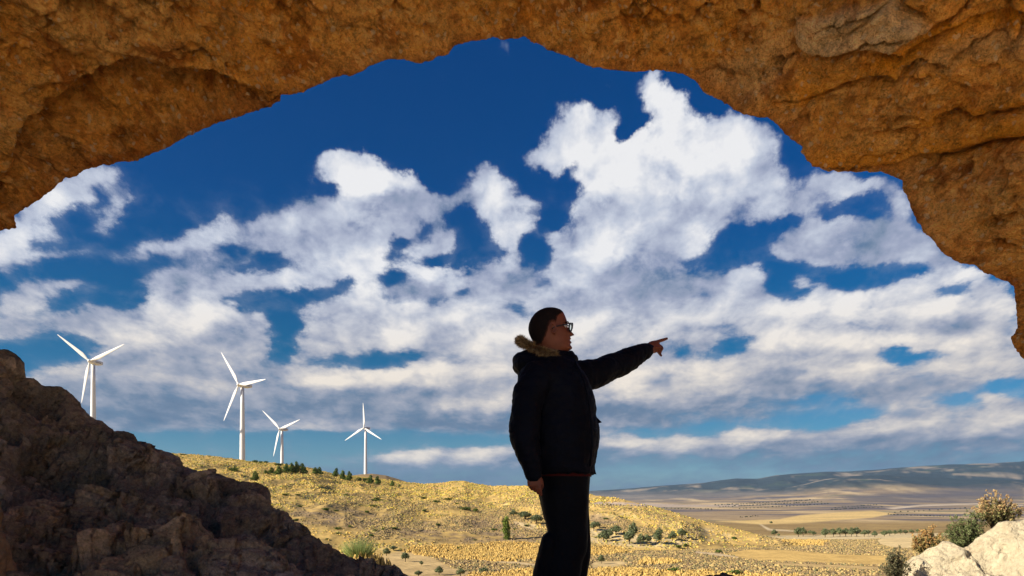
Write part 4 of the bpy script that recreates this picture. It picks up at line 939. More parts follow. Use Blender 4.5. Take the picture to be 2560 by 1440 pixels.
put([(582,1180,12,24,'flat dark green bush alone near the hilltop'),(638,1157,8,12,'left bush on the skyline beside the second turbine'),(652,1159,7,9,'middle bush on the skyline beside the second turbine'),(666,1158,7,8,'right bush on the skyline beside the second turbine'),(695,1164,7,20,'flat bush at the foot of the third turbine'),
     (897,1202,11,12,'bush left of the rightmost turbine\'s foot'),(912,1204,10,10,'bush right below the rightmost turbine'),(999,1216,6,10,'small bush at the end of the crest pines'),(1092,1257,6,14,'grey green bush in the gully'),(1162,1275,9,24,'dark bush low on the middle slope'),(1189,1280,10,18,'dark bush right of the one low on the middle slope'),(458,1138,4,12,'tiny bush on the skyline above the dark rock slope')], 'bush', 'bushes on the hill', '')
put([(1684,1432,14,34,'grey green bush at the bottom, right of the man'),(1834,1440,18,36,'green bush at the bottom edge above the small dark stone'),(1710,1437,8,30,'low green bush at the bottom edge left of the stone'),(1796,1382,9,20,'small round green shrub beside the track'),(1697,1371,9,14,'small shrub below the grove'),(1712,1366,9,12,'second small shrub below the grove'),(1147,1372,6,14,'low dark shrub at the hill foot')], 'bush', 'shrubs on the valley floor', '')
SC = []
r_ = random.Random(31)
while len(SC) < 34:
    x, y = r_.uniform(700, 1880), r_.uniform(1225, 1352)
    if y > np.interp(x, [700, 1000, 1300, 1500, 1700, 1880], [1200, 1235, 1240, 1262, 1300, 1338]) + 6 and not (1330 < x < 1490): SC.append((x, y, r_.uniform(4, 8), r_.uniform(8, 17), 'small dark shrub scattered on the straw coloured hillside'))
put(SC, 'bush', 'small shrubs scattered over the hillside', '')
# green narrow poplar at the hill foot
r_ = random.Random(5)
pop = (crown_mesh('crown', [(r_.uniform(-.1, .1), r_.uniform(-.1, .1), z, .42 - .2 * abs(z - .45), .42 - .2 * abs(z - .45), .14) for z in (.12, .22, .34, .46, .58, .7, .82, .92)], 1500, .06, [(.13, .19, .03), (.20, .26, .04), (.07, .11, .02)], 77, .5), PIN[0][1])
tree('poplar_tree', 1265, 1349, 57, 24, pop, 'narrow bright green poplar at the hill foot left of the man', 'poplar', None)
# orchard rows on the far plain
lines = []
for x0, y0, x1, y1, nn in [(1790,1264,2040,1250,36),(1800,1268,2060,1255,34),(1850,1272,2080,1260,26),(1500,1262,1640,1268,16),(1640,1271,1790,1274,16),(2080,1275,2210,1268,18),(2090,1270,2200,1262,14),(1850,1294,1900,1290,8),(2220,1287,2400,1293,22),(2240,1282,2560,1262,22)]:
    for i in range(nn): lines.append((x0 + (x1 - x0) * (i + r_.uniform(-.25, .25)) / nn, y0 + (y1 - y0) * i / nn + r_.uniform(-.6, .6)))
far_me = crown_mesh('olive_tree', [(0, 0, .5, .5, .5, .5), (.3, 0, .4, .3, .3, .3), (-.2, .2, .4, .35, .3, .35)], 120, .2, [(.05, .07, .04), (.08, .10, .06)], 5)
for (px, py) in lines:
    P = ray_ground(px, py); k = P[1] / F; o = link('olive_tree', far_me, None, tuple(P)); s = r_.uniform(2.2, 3.4) * k; o.scale = (s * 1.2, s * 1.2, s)
    tag(o, 'tiny dark tree in the orchard rows and hedges of the far plain', 'olive tree', 'orchard trees on the far plain')

# broom bush with green wands beside the rock slope
def wands(n, h, spread, seed, r=.006, lean=(0, 0)):
    r_ = random.Random(seed); T = []
    for i in range(n):
        a = r_.uniform(0, 6.28); d = spread * r_.uniform(0, 1) ** .5; hh_ = h * r_.uniform(.55, 1.0) * (1 - .35 * d / spread); x, y = math.cos(a) * d * .35, math.sin(a) * d * .35
        x2, y2 = math.cos(a) * d + lean[0], math.sin(a) * d + lean[1]
        T.append(([(x, y, 0), (x * .6 + x2 * .4, y * .6 + y2 * .4, hh_ * .5), (x2, y2, hh_)], [r, r * .8, r * .3]))
    return T
m_wand = plain('broom green', (.20, .25, .065), .8, vary=.3); m_twig = plain('twig', (.12, .085, .05), .9)
P = W(898, 1408, 33.); P[2] = land_z(P[:1], P[1:2])[0] - .05
e = empty('broom_bush', tuple(P)); tag(e, 'green broom bush with upright wands beside the dark rock slope', 'broom bush')
link('stalks', tubes_mesh('stalks', wands(420, 1.35, .95, 3, .010), m_wand, 3), e); link('stem', tubes_mesh('stem', wands(14, .6, .35, 4, .02), m_twig, 5), e)
# dry yellow grass in front of it
V = np.array([W(r0.uniform(870, 1000), r0.uniform(1400, 1440), r0.uniform(28, 40)) for _ in range(700)]); V[:, 2] = land_z(V[:, 0], V[:, 1])
o = link('dry_grass', tufts('dry_grass', V, r0.uniform(.05, .12, 700), r0.uniform(.3, .6, 700), np.repeat([[.55, .38, .12]], 700, 0) * r0.uniform(.7, 1.2, (700, 1)), m_grass, 6, .5, .55)); tag(o, 'dry yellow grass round the broom bush', 'grass', kind='stuff')

# shrubs on the pale outcrop
def near_shrub(px, py, hpx, wpx, Yd, cols, n, leaf, label, seed, wn=90, tip=None):
    k = Yd / F; h, wd = hpx * k, wpx * k; c = W(px, py + 8, Yd)
    e = empty('shrub', tuple(c)); tag(e, label, 'shrub', 'shrubs on the pale outcrop')
    r_ = np.random.default_rng(seed); T = []
    for i in range(wn):
        a = r_.uniform(0, 6.28); f = r_.uniform(0, 1) ** .6; x2, y2 = math.cos(a) * f * wd * .52, math.sin(a) * f * wd * .35
        top = h * (1.12 - .55 * f ** 2) * r_.uniform(.62, 1.08); bend = r_.normal(size=2) * .03
        T.append(([(x2 * .12, y2 * .12, -.1), (x2 * .55 + bend[0], y2 * .55 + bend[1], top * .5), (x2 + bend[0] * 2, y2, top)], [.007, .0045, .002]))
    link('stem', tubes_mesh('stem', T, m_twig, 3), e)
    def along(m, lo, hi, jit, size, cc, sd):
        q = []
        for i in range(m):
            P_ = np.array(T[r_.integers(0, wn)][0]); t = lo + (hi - lo) * r_.uniform(0, 1) ** .8 * 2 if False else r_.uniform(lo, hi) * 2
            b = P_[0] * (1 - t) + P_[1] * t if t < 1 else P_[1] * (2 - t) + P_[2] * (t - 1)
            q.append((*(b + r_.normal(size=3) * jit), size, size, size))
        return q
    link('foliage', crown_mesh('foliage', along(n // 6, .22, 1.0 if not tip else .8, .022, .035, cols, seed), n, leaf, cols, seed, .35, .0), e)
    if tip: link('flower_head', crown_mesh('flower_head', along(420, .78, 1.02, .012, .022, tip, seed), 4200, .015, tip, seed + 3, .4, .0), e)
near_shrub(2492, 1304, 74, 120, 13.2, [(.26, .25, .10), (.32, .24, .10), (.18, .17, .06)], 4600, .024, 'dry shrub with reddish seed heads, topmost on the pale outcrop', 1, 110, [(.50, .33, .15), (.56, .46, .22), (.42, .25, .12)])
near_shrub(2418, 1378, 98, 104, 13.1, [(.14, .17, .06), (.21, .24, .10), (.09, .11, .04)], 9500, .020, 'dense dark green shrub in the middle of the pale outcrop', 2, 90)
near_shrub(2322, 1386, 70, 92, 13.4, [(.26, .23, .09), (.36, .26, .09), (.17, .16, .06)], 4800, .022, 'small shrub with orange brown seed heads left of the green one', 3, 90, [(.46, .24, .08), (.40, .30, .12)])
near_shrub(2236, 1446, 74, 60, 12.6, [(.13, .13, .065), (.20, .18, .10), (.08, .075, .04)], 4200, .022, 'grey green shrub at the left foot of the pale outcrop', 4, 90)

# ------------------------------------------------------------------ wind turbines
m_white_paint = plain('white turbine paint', (.80, .80, .79), .45, vary=.03, vscale=.3); m_dark = plain('dark lettering', (.10, .11, .13), .6)
TH, TR = 51.0, 26.0
def blade_mesh():
    st = [(0, .55, .55, 0), (1.2, .55, .5, 0), (3.5, 1.05, .34, .2), (6, 1.25, .26, .3), (12, .95, .17, .3), (18, .68, .11, .25), (23, .42, .07, .2), (25.4, .2, .04, .15), (26, .05, .02, .1)]
    V, k = [], 14
    for r, c, t, off in st:
        th = np.linspace(0, 2 * np.pi, k, endpoint=False)
        V.append(np.stack([np.cos(th) * c + off * c, np.sin(th) * t + .15 * np.cos(th) * t, np.full(k, r + .9)], 1))
    V = np.concatenate(V); me = bpy.data.meshes.new('blade'); Fc = grid_faces(len(st), k, True).tolist() + [list(range((len(st) - 1) * k, len(st) * k))]
    me.from_pydata(V.tolist(), [], Fc); me.polygons.foreach_set('use_smooth', [True] * len(me.polygons)); me.materials.append(m_white_paint); return me
def loft_mesh(name, secs, mat, k=20, power=3.0):
    """closed body along y: (y, half width, half height, centre z)"""
    V = []; th = np.linspace(0, 2 * np.pi, k, endpoint=False)
    for y, a, b, zc in secs:
        c, s = np.cos(th), np.sin(th); e = 2 / power
        V.append(np.stack([np.sign(c) * np.abs(c) ** e * a, np.full(k, y), np.sign(s) * np.abs(s) ** e * b + zc], 1))
    V = np.concatenate(V); me = bpy.data.meshes.new(name); n = len(secs)
    me.from_pydata(V.tolist(), [], [f[::-1] for f in grid_faces(n, k, True).tolist()] + [list(range(k)), list(range((n - 1) * k, n * k))[::-1]])
    me.polygons.foreach_set('use_smooth', [True] * len(me.polygons)); me.materials.append(mat); return me
tw = tubes_mesh('tower', [([(0, 0, -6), (0, 0, 0), (0, 0, 12), (0, 0, 25), (0, 0, 38), (0, 0, TH - 1.2)], [1.85, 1.85, 1.7, 1.5, 1.32, 1.15])], m_white_paint, 28)
nac = loft_mesh('nacelle', [(-2.0, .9, .9, 0), (-1.9, 1.3, 1.25, 0), (-.5, 1.55, 1.5, 0), (4.5, 1.55, 1.5, 0), (7.2, 1.35, 1.1, .25), (7.4, 1.1, .9, .3)], m_white_paint, 24, 4)
hubm = loft_mesh('hub', [(-4.6, .1, .1, 0), (-4.4, .6, .6, 0), (-3.8, 1.05, 1.05, 0), (-2.8, 1.25, 1.25, 0), (-2.05, 1.2, 1.2, 0)], m_white_paint, 20, 2)
blm = blade_mesh()
def bar(name, b, mat):
    me = bpy.data.meshes.new(name); VV, FF = [], []
    for (x0, x1, y0, y1, z0, z1) in b:
        o_ = len(VV); VV += [(x, y, z) for x in (x0, x1) for y in (y0, y1) for z in (z0, z1)]
        FF += [[o_ + i for i in f] for f in ((0, 1, 3, 2), (4, 6, 7, 5), (0, 4, 5, 1), (2, 3, 7, 6), (0, 2, 6, 4), (1, 5, 7, 3))]
    me.from_pydata(VV, [], FF); me.materials.append(mat); return me
mark = bar('marking', [(1.553, 1.575, .2 + i * .62, .62 + i * .62, -.35, .25) for i in range(8)], m_dark)
def turbine(px, hy, Yd, yaw, a0, label, tpx=None):
    hubz = CZ + (HY - hy) / F * Yd; x = (px - 1280) / F * Yd
    e = empty('wind_turbine', (x, Yd, hubz - TH), math.radians(yaw)); tag(e, label, 'wind turbine', 'wind turbines on the hill')
    link('tower', tw, e); c = link('nacelle', nac, e, (0, 0, TH)); mk = link('marking', mark, c)
    h = link('hub', hubm, e, (0, 0, TH)); 
    for i in range(3):
        b = link('blade', blm, e, (0, -3.1, TH)); b.rotation_euler = (math.radians(4), math.radians(a0 + 120 * i), 0)
        b.rotation_mode = 'XYZ'
turbine(233, 905, 466, -8, -51, 'leftmost and nearest wind turbine, its foot hidden by the dark rock slope')
turbine(606, 963, 495, -28, -33, 'tallest looking white wind turbine in full view on the hilltop')
turbine(705, 1073, 706, -24, -47, 'smaller wind turbine standing between the tall one and the rightmost one')
turbine(914, 1070, 800, -22, 0, 'rightmost wind turbine with one blade pointing straight up')

# ------------------------------------------------------------------ the air
me = bar('haze', [(-15600, 15600, -15600, 15600, -330, 900)], None) if False else bpy.data.meshes.new('haze')
bm = bmesh.new(); bmesh.ops.create_cube(bm, size=1); bm.to_mesh(me); bm.free()
hz = link('haze', me); hz.scale = (31200, 31200, 880); hz.location = (0, 0, 60); hz['kind'] = 'stuff'
mh = bpy.data.materials.new('haze'); mh.use_nodes = True; nh = NT(mh.node_tree); nh.n.clear()
pv = nh.new('ShaderNodeVolumePrincipled'); pv.inputs['Color'].default_value = (.40, .66, 1, 1); pv.inputs['Density'].default_value = 2.8e-5; pv.inputs['Anisotropy'].default_value = .2
oh = nh.new('ShaderNodeOutputMaterial'); nh.l.new(pv.outputs[0], oh.inputs['Volume']); me.materials.append(mh)

# ------------------------------------------------------------------ the man pointing
MY = 3.85
def Q(px, py, dy=0.0):
    """a point of the figure: seen at px, py, dy metres behind its middle plane"""
    return W(px, py, MY + dy)
def section_body(name, secs, k=48, power=2.3, caps=True):
    """stacked level sections (z, x back, x front, half width, y centre)"""
    th = np.linspace(0, 2 * np.pi, k, endpoint=False); V = []
    for z, xb, xf, hw, yc in secs:
        c, s = np.cos(th), np.sin(th); e = 2 / power
        V.append(np.stack([(xb + xf) / 2 + np.sign(c) * np.abs(c) ** e * (xf - xb) / 2, yc + np.sign(s) * np.abs(s) ** e * hw, np.full(k, z)], 1))
    n = len(secs); V = np.concatenate(V); Fc = grid_faces(n, k, True).tolist()
    if caps: Fc += [list(range(k)), list(range((n - 1) * k, n * k))]
    return V.tolist(), Fc
def resec(secs, step=.01):
    a = np.array(secs, float); a = a[np.argsort(a[:, 0])]; zz = np.arange(a[0, 0], a[-1, 0] + 1e-6, step)
    out = []
    for j in range(a.shape[1]):
        v = np.interp(zz, a[:, 0], a[:, j])
        if j: v = np.convolve(np.pad(v, 2, mode='edge'), [.1, .2, .4, .2, .1], 'valid')
        out.append(v)
    return np.stack(out, 1)
def limb(pts, rads, k=24, step=.012):
    """rounded limb through points, radii (in the picture plane, in depth)"""
    P = np.array(pts, float); R = np.array([(r, r) if np.isscalar(r) else r for r in rads], float)
    d = np.r_[0, np.cumsum(np.linalg.norm(np.diff(P, axis=0), axis=1))]; s = np.arange(0, d[-1] + step, step); s[-1] = d[-1]
    C = np.stack([np.interp(s, d, P[:, i]) for i in range(3)], 1); RR = np.stack([np.interp(s, d, R[:, i]) for i in range(2)], 1)
    m = max(3, int(.03 / step)) | 1; kr = np.ones(m) / m
    sm_ = lambda v: np.convolve(np.pad(v, m // 2, mode='edge'), kr, 'valid')
    C2 = np.stack([sm_(C[:, i]) for i in range(3)], 1); C2[0], C2[-1] = C[0], C[-1]; RR = np.stack([sm_(RR[:, i]) for i in range(2)], 1)
    # round ends
    T = np.gradient(C2, axis=0); T /= np.linalg.norm(T, axis=1)[:, None] + 1e-9
    def cap(c, t, r, sg): return [(c + sg * t * r.min() * math.sin(a), r * math.cos(a)) for a in (.35, .75, 1.15, 1.45)]
    A = cap(C2[0], T[0], RR[0], -1)[::-1]; B_ = cap(C2[-1], T[-1], RR[-1], 1)
    C3 = np.array([a[0] for a in A] + list(C2) + [b[0] for b in B_]); R3 = np.array([a[1] for a in A] + list(RR) + [b[1] for b in B_])
    T = np.gradient(C3, axis=0); T /= np.linalg.norm(T, axis=1)[:, None] + 1e-9
    Yv = np.array([0, 1., 0]); th = np.linspace(0, 2 * np.pi, k, endpoint=False); V = []
    for c, t, r in zip(C3, T, R3):
        a = np.cross(Yv, t); a /= np.linalg.norm(a) + 1e-9; b = np.cross(t, a)
        V.append(c + np.outer(np.cos(th), a) * r[0] + np.outer(np.sin(th), b) * r[1])
    n = len(C3); V = np.concatenate(V); Fc = grid_faces(n, k, True).tolist() + [list(range(k)), list(range((n - 1) * k, n * k))]
    return V.tolist(), Fc
def blob(c, r, n=20, rot=None):
    th, ph = np.meshgrid(np.linspace(0, 2 * np.pi, n * 2, endpoint=False), np.linspace(.03, np.pi - .03, n))
    U = np.stack([np.cos(th) * np.sin(ph) * r[0], np.sin(th) * np.sin(ph) * r[1], np.cos(ph) * r[2]], -1).reshape(-1, 3)
    if rot is not None: U = U @ np.array(Matrix.Rotation(rot, 3, 'Y')).T
    V = U + np.array(c); m = 2 * n
    return V.tolist(), [f[::-1] for f in grid_faces(n, m, True).tolist()] + [list(range(m)), list(range((n - 1) * m, n * m))[::-1]]
def fuse(name, parts, voxel, smooth_it=4, disp=None, mat=None, smf=.5):
    """one continuous surface out of overlapping volumes"""
    VV, FF = [], []
    for V, Fc in parts:
        o_ = len(VV); VV += V; FF += [[i + o_ for i in f] for f in Fc]
    me = bpy.data.meshes.new(name + '_raw'); me.from_pydata(VV, [], FF)
    bm = bmesh.new(); bm.from_mesh(me); 
    bmesh.ops.recalc_face_normals(bm, faces=bm.faces); bm.to_mesh(me); bm.free()
    o = bpy.data.objects.new(name + '_raw', me); COL.objects.link(o)
    md = o.modifiers.new('r', 'REMESH'); md.mode = 'VOXEL'; md.voxel_size = voxel; md.adaptivity = 0
    if smooth_it:
        ms = o.modifiers.new('s', 'SMOOTH'); ms.factor = smf; ms.iterations = smooth_it
    dg = bpy.context.evaluated_depsgraph_get(); out = bpy.data.meshes.new_from_object(o.evaluated_get(dg)); out.name = name
    bpy.data.objects.remove(o); bpy.data.meshes.remove(me)
    n = len(out.vertices); co = np.empty(n * 3, np.float32); out.vertices.foreach_get('co', co); co = co.reshape(-1, 3).astype(float)
    if disp is not None:
        nn = np.empty(n * 3, np.float32); out.vertices.foreach_get('normal', nn); nn = nn.reshape(-1, 3)
        co = co + nn * disp(co)[:, None]; out.vertices.foreach_set('co', co.astype(np.float32).ravel())
    out.polygons.foreach_set('use_smooth', [True] * len(out.polygons)); out.materials.clear()
    if mat: out.materials.append(mat)
    out.update(); return out

man = empty('person', (.22, MY, 0)); tag(man, 'man in a navy parka and glasses pointing to the right, seen in profile', 'person')
def mlink(name, me, parent=man, **kw):
    """parts are modelled in place, then handed to the figure"""
    o = link(name, me, parent); off = Vector((.22, MY, 0)) if parent is man else Vector((0, 0, 0))
    o.location = -off if parent is man else (0, 0, 0); return o
def skin_mat():
    m, n, p = material('skin'); tcd = n.new('ShaderNodeTexCoord').outputs['Object']
    nz = n.noise(tcd, 30, 4)['Fac']
    n.put(p.inputs['Base Color'], n.ramp(nz, [(.3, (.155, .044, .021)), (.7, (.21, .064, .032))]))
    p.inputs['Roughness'].default_value = .55; p.inputs['Specular IOR Level'].default_value = .35
    n.put(p.inputs['Normal'], n.bump(n.noise(tcd, 300, 3)['Fac'], .15, .002)); return m
m_skin = skin_mat()
def cloth(name, col, weave=900, fold=18):
    m, n, p = material(name); tcd = n.new('ShaderNodeTexCoord').outputs['Object']
    n.put(p.inputs['Base Color'], n.ramp(n.noise(tcd, 9, 4)['Fac'], [(.3, tuple(c * .8 for c in col)), (.7, tuple(c * 1.2 for c in col))]))
    p.inputs['Roughness'].default_value = .7; p.inputs['Specular IOR Level'].default_value = .10
    n.put(p.inputs['Normal'], n.bump(n.noise(tcd, weave, 2)['Fac'], .15, .001, n.bump(n.noise(tcd, fold, 5)['Fac'], .35, .02))); return m
m_navy = cloth('navy parka cloth', (.0026, .0038, .0085)); m_trou = cloth('dark trouser cloth', (.0024, .0032, .0058)); m_red = cloth('dark red shirt', (.055, .006, .008))
m_hair = plain('short dark hair', (.010, .006, .005), .85, spec=.15, bumps=(260, .8, .004)); m_black = plain('black frame', (.010, .010, .012), .35)

# head: level sections from a side profile, features added by place
HP = [  # (py, back px, front px, half width m)
 (771.5,1366,1384,.012),(773,1357,1396,.034),(776,1351,1402,.047),(781,1342,1408,.058),(788,1335,1412,.066),(798,1328,1416,.072),(807,1324,1418.5,.075),(816,1322,1418.5,.076),(824,1321.6,1420.5,.076),(832,1323,1423,.075),(840,1326,1424.5,.072),(848,1330,1425,.069),(856,1336,1426,.065),(864,1341,1427,.061),(870,1345,1428,.057),(875,1348,1426,.052),(880,1348,1416,.050),(886,1347,1404,.050),(895,1344,1400,.052),(905,1340,1398,.058),(925,1335,1402,.07)]
def head_mesh_parts():
    rows = [(Q(0, a[0])[2], Q(a[1], a[0])[0], Q(a[2], a[0])[0], a[3], MY) for a in HP]
    secs = resec(rows, .0035); k = 120; th = np.linspace(0, 2 * np.pi, k, endpoint=False); V = []
    zf = lambda py: CZ + (HY - py) / F * MY
    for z, xb, xf, hw, yc in secs:
        c, s = np.cos(th), np.sin(th)
        x = (xb + xf) / 2 + np.sign(c) * np.abs(c) ** .92 * (xf - xb) / 2; y = s * hw * (1 - .10 * np.clip(c, 0, 1) ** 2)
        fr = np.clip(c, 0, 1) ** 1.2
        g = lambda y0, sy, py0, sz: np.exp(-((np.abs(y) - y0) / sy) ** 2) * math.exp(-((z - zf(py0)) / sz) ** 2) * fr
        nose_z = (z - zf(838)) / (zf(817) - zf(838)); nose = 0
        if 0 <= nose_z <= 1: nose = .0265 * (1 - nose_z) ** 1.1
        elif nose_z < 0: nose = .0265 * max(0, 1 + nose_z / .16)
        x = x + nose * np.exp(-(y / (.011 + .004 * (1 - np.clip(nose_z, 0, 1)))) ** 2) * fr
        x = x + .007 * g(.016, .008, 836, .007)                     # nostril wings
        x = x + .008 * g(.0, .022, 846.5, .004) + .0085 * g(0, .022, 856, .0045) - .006 * g(0, .025, 851, .0022) - .004 * g(0, .02, 861.5, .004) + .007 * g(0, .02, 870, .009)
        x = x + .006 * g(.03, .02, 808.5, .006) - .013 * g(.031, .013, 817.5, .008) + .007 * g(.034, .018, 835, .010)
        x = x + .007 * g(.031, .009, 818, .0045)                    # lids
        V.append(np.stack([x, yc + y, np.full(k, z)], 1))
    n = len(secs); V = np.concatenate(V); Fc = grid_faces(n, k, True).tolist() + [list(range(k)), list(range((n - 1) * k, n * k))]
    parts = [(V.tolist(), Fc)]
    for sgn in (-1, 1):    # ears: rim, lobe and bowl
        ec = Q(1381, 829); y0 = MY + sgn * .077; rot = -.18
        R_ = np.array(Matrix.Rotation(rot, 3, 'Y'))
        ring = [np.array([ec[0], y0, ec[2]]) + R_ @ np.array([math.cos(t) * .0145, sgn * (.008 - .004 * math.cos(t)), math.sin(t) * .027]) for t in np.linspace(-.9 * math.pi * .5, 1.5 * math.pi * .88, 26)]
        parts.append(limb(ring, [.0042] * len(ring), 10, .003)); parts.append(blob((ec[0] + .002, y0 - sgn * .003, ec[2]), (.0125, .007, .025), 14, rot)); parts.append(blob((ec[0] + .006, y0 + sgn * .002, ec[2] - .024), (.007, .005, .009), 12))
        parts.append(blob((ec[0] + .011, y0 - sgn * .002, ec[2] - .003), (.004, .005, .007), 10))
    return parts
# pointing hand (far arm): directions in the room
ph = Q(1627, 874, .52); pd = np.array([.80, .54, .27]); pd /= np.linalg.norm(pd)
def hand_point():
    parts = []; Wp = lambda px, py, dy: Q(px, py, .52 + dy)
    wr = Wp(1612, 879, -.03); kn = Wp(1641, 864, .05)
    parts.append(limb([Q(1560, 897, .40), wr, Wp(1624, 874, .0)], [(.030, .03), (.028, .029), (.031, .030)], 20, .006))
    parts.append(limb([Wp(1622, 873, .0), Wp(1632, 868, .03), Wp(1642, 864, .055)], [(.031, .022), (.039, .024), (.034, .021)], 20, .005))
    # index finger stretched out, slightly lifted
    parts.append(limb([Wp(1640, 856, .05), Wp(1650, 852, .075), Wp(1660, 849, .095), Wp(1667, 846.5, .11)], [.0118, .0105, .0096, .0080], 14, .003))
    # middle finger half curled: knuckle forward, tip bent back down
    parts.append(limb([Wp(1643, 862, .06), Wp(1652, 866, .075), Wp(1656.5, 871, .07), Wp(1653, 875, .05)], [.0112, .0104, .0096, .0082], 14, .003))
    # ring and little finger curled into the palm
    parts.append(limb([Wp(1642, 868, .065), Wp(1650, 874, .07), Wp(1652, 881, .055), Wp(1647, 881, .035)], [.0108, .0100, .0092, .0080], 14, .003))
    parts.append(limb([Wp(1640, 873, .07), Wp(1646, 879, .07), Wp(1649, 885, .055), Wp(1653, 889, .05)], [.0095, .0088, .0082, .0070], 14, .003))
    # thumb leaves the near side of the palm and lies across the curled fingers
    parts.append(limb([Wp(1628, 874, -.005), Wp(1636, 870, -.0), Wp(1645, 869, .015), Wp(1653, 871.5, .03)], [.0140, .0128, .0112, .0088], 14, .003))
    return parts
def hand_hang():
    D_ = -.27; parts = []; q = lambda px, py, dy=0: Q(px, py, D_ + dy)
    parts.append(limb([q(1327, 1120), q(1332, 1165), q(1335, 1190)], [(.032, .034), (.028, .025), (.029, .022)], 20, .006))
    parts.append(limb([q(1335, 1188), q(1336, 1200), q(1337, 1212)], [(.030, .018), (.037, .017), (.036, .015)], 22, .005))
    for (x0, y0, x1, y1, x2, y2, r_, dd) in ((1323, 1207, 1325, 1217, 1330, 1224, .0084, .016), (1331, 1211, 1334, 1221, 1338, 1228, .0092, .008), (1339, 1212, 1343, 1224, 1345, 1233, .0096, .0), (1347, 1209, 1351, 1224, 1352.5, 1237, .0092, -.006)):
        parts.append(limb([q(x0, y0, dd), q(x1, y1, dd - .004), q(x2, y2, dd + .012)], [r_, r_ * .92, r_ * .74], 14, .003))
    parts.append(limb([q(1346, 1192, .0), q(1353, 1202, .012), q(1355.5, 1213, .022), q(1354.5, 1221, .030)], [.0125, .0108, .0095, .0075], 14, .003))
    return parts
# body under the clothes
Zp = lambda py: CZ + (HY - py) / F * MY
core = section_body('b', resec([(Q(0, 1210)[2], Q(1350, 0)[0], Q(1455, 0)[0], .14, MY), (Q(0, 1120)[2], Q(1330, 0)[0], Q(1465, 0)[0], .15, MY), (Q(0, 1000)[2], Q(1325, 0)[0], Q(1450, 0)[0], .16, MY), (Q(0, 930)[2], Q(1325, 0)[0], Q(1435, 0)[0], .17, MY), (Q(0, 905)[2], Q(1335, 0)[0], Q(1410, 0)[0], .10, MY)], .02))
bparts = head_mesh_parts() + hand_point() + hand_hang() + [core]
bparts += [limb([Q(1375, 935, .17), Q(1480, 930, .28), Q(1565, 896, .40)], [.05, .045, .036], 20, .02), limb([Q(1345, 935, -.17), Q(1312, 1062, -.24), Q(1328, 1125, -.26)], [.05, .042, .036], 20, .02)]
FEET = [(-.09, .02), (.09, -.03)]
for dy, dx in FEET:
    bparts.append(limb([(Q(1402, 0)[0], MY + dy, .86), (Q(1412, 0)[0] + dx * .5, MY + dy, .50), (Q(1405, 0)[0] + dx, MY + dy, .09)], [.068, .050, .040], 20, .02))
    bparts.append(limb([(Q(1405, 0)[0] + dx - .05, MY + dy, .045), (Q(1405, 0)[0] + dx + .15, MY + dy, .035)], [(.035, .04), (.025, .04)], 16, .01))
body_me = fuse('body', bparts, .0036, 3, None, m_skin, .4)
body = mlink('body', body_me)

# close cropped hair: the scalp lifted a few millimetres
def hair():
    n = len(body_me.vertices); co = np.empty(n * 3, np.float32); body_me.vertices.foreach_get('co', co); co = co.reshape(-1, 3); nn = np.empty(n * 3, np.float32); body_me.vertices.foreach_get('normal', nn); nn = nn.reshape(-1, 3)
    px = 1280 + F * co[:, 0] / MY; py = HY - F * (co[:, 2] - CZ) / MY; a = np.abs(co[:, 1] - MY)
    wob = 1.2 * gnoise(co.astype(float) * 90)
    line = np.interp(py, [770, 784, 790, 797, 808, 816, 822, 840, 850, 868], [1411, 1410, 1401, 1394, 1391, 1388, 1371, 1367, 1362, 1352]) + wob
    line = np.where(a < .045, np.interp(py, [770, 783, 787, 795], [1411, 1410, 1404, 1392]) + wob, line)
    m = (px < line) & (py < 866) & (py > 760) & (a < .083)
    ear = (np.hypot((px - 1381) / 10.5, (py - 829) / 16) < 1) & (a > .06); m &= ~ear
    me = bpy.data.meshes.new('hair'); idx = np.full(n, -1); ids = np.where(m)[0]; idx[ids] = np.arange(len(ids))
    edge = np.clip((line - px) / 9, .12, 1)
    lf = .0020 * np.clip(edge[ids], 0, 1) + .0008 * gnoise(co[ids].astype(float) * 220)
    FF = [[int(idx[v]) for v in p.vertices] for p in body_me.polygons if all(m[v] for v in p.vertices)]
    me.from_pydata((co[ids] + nn[ids] * lf[:, None]).tolist(), [], FF); me.polygons.foreach_set('use_smooth', [True] * len(FF)); me.materials.append(leafy('cropped hair', .85))
    de = np.minimum(line - px, np.where(a > .05, (np.hypot((px - 1381) / 10.5, (py - 829) / 16) - 1) * 10, 99)) + 2.5 * gnoise(co.astype(float) * 160); de = np.minimum(de, (866 - py) * .8)
    f = sst(de, -1, 6)[:, None] * (1.02 + .15 * gnoise(co.astype(float) * 400)[:, None]).clip(0, 1)
    c4 = np.ones((len(ids), 4), np.float32); c4[:, :3] = (np.array([.14, .045, .024]) * (1 - f) + np.array([.008, .0052, .0045]) * f)[ids]
    at = me.color_attributes.new('tint', 'FLOAT_COLOR', 'POINT'); at.data.foreach_set('color', c4.ravel()); return me
mlink('hair', hair())
# eyebrow, eyes, moustache-stubble
for sgn in (-1, 1):
    ey = Q(1415.5, 818); m_eye = plain('eye', (.55, .5, .46), .2)
    Vb, Fb = blob((ey[0] - .009, MY + sgn * .031, ey[2]), (.0115, .0115, .0115), 14); me = bpy.data.meshes.new('eye'); me.from_pydata(Vb, [], Fb); me.materials.append(m_eye); me.polygons.foreach_set('use_smooth', [True] * len(me.polygons)); mlink('eye', me)
    br = tubes_mesh('eyebrow', [([Q(1413, 806, sgn * .048), Q(1419.5, 804.5, sgn * .034), Q(1422, 807, sgn * .016)], [.0022, .0036, .0025])], m_hair, 8); mlink('eyebrow', br)
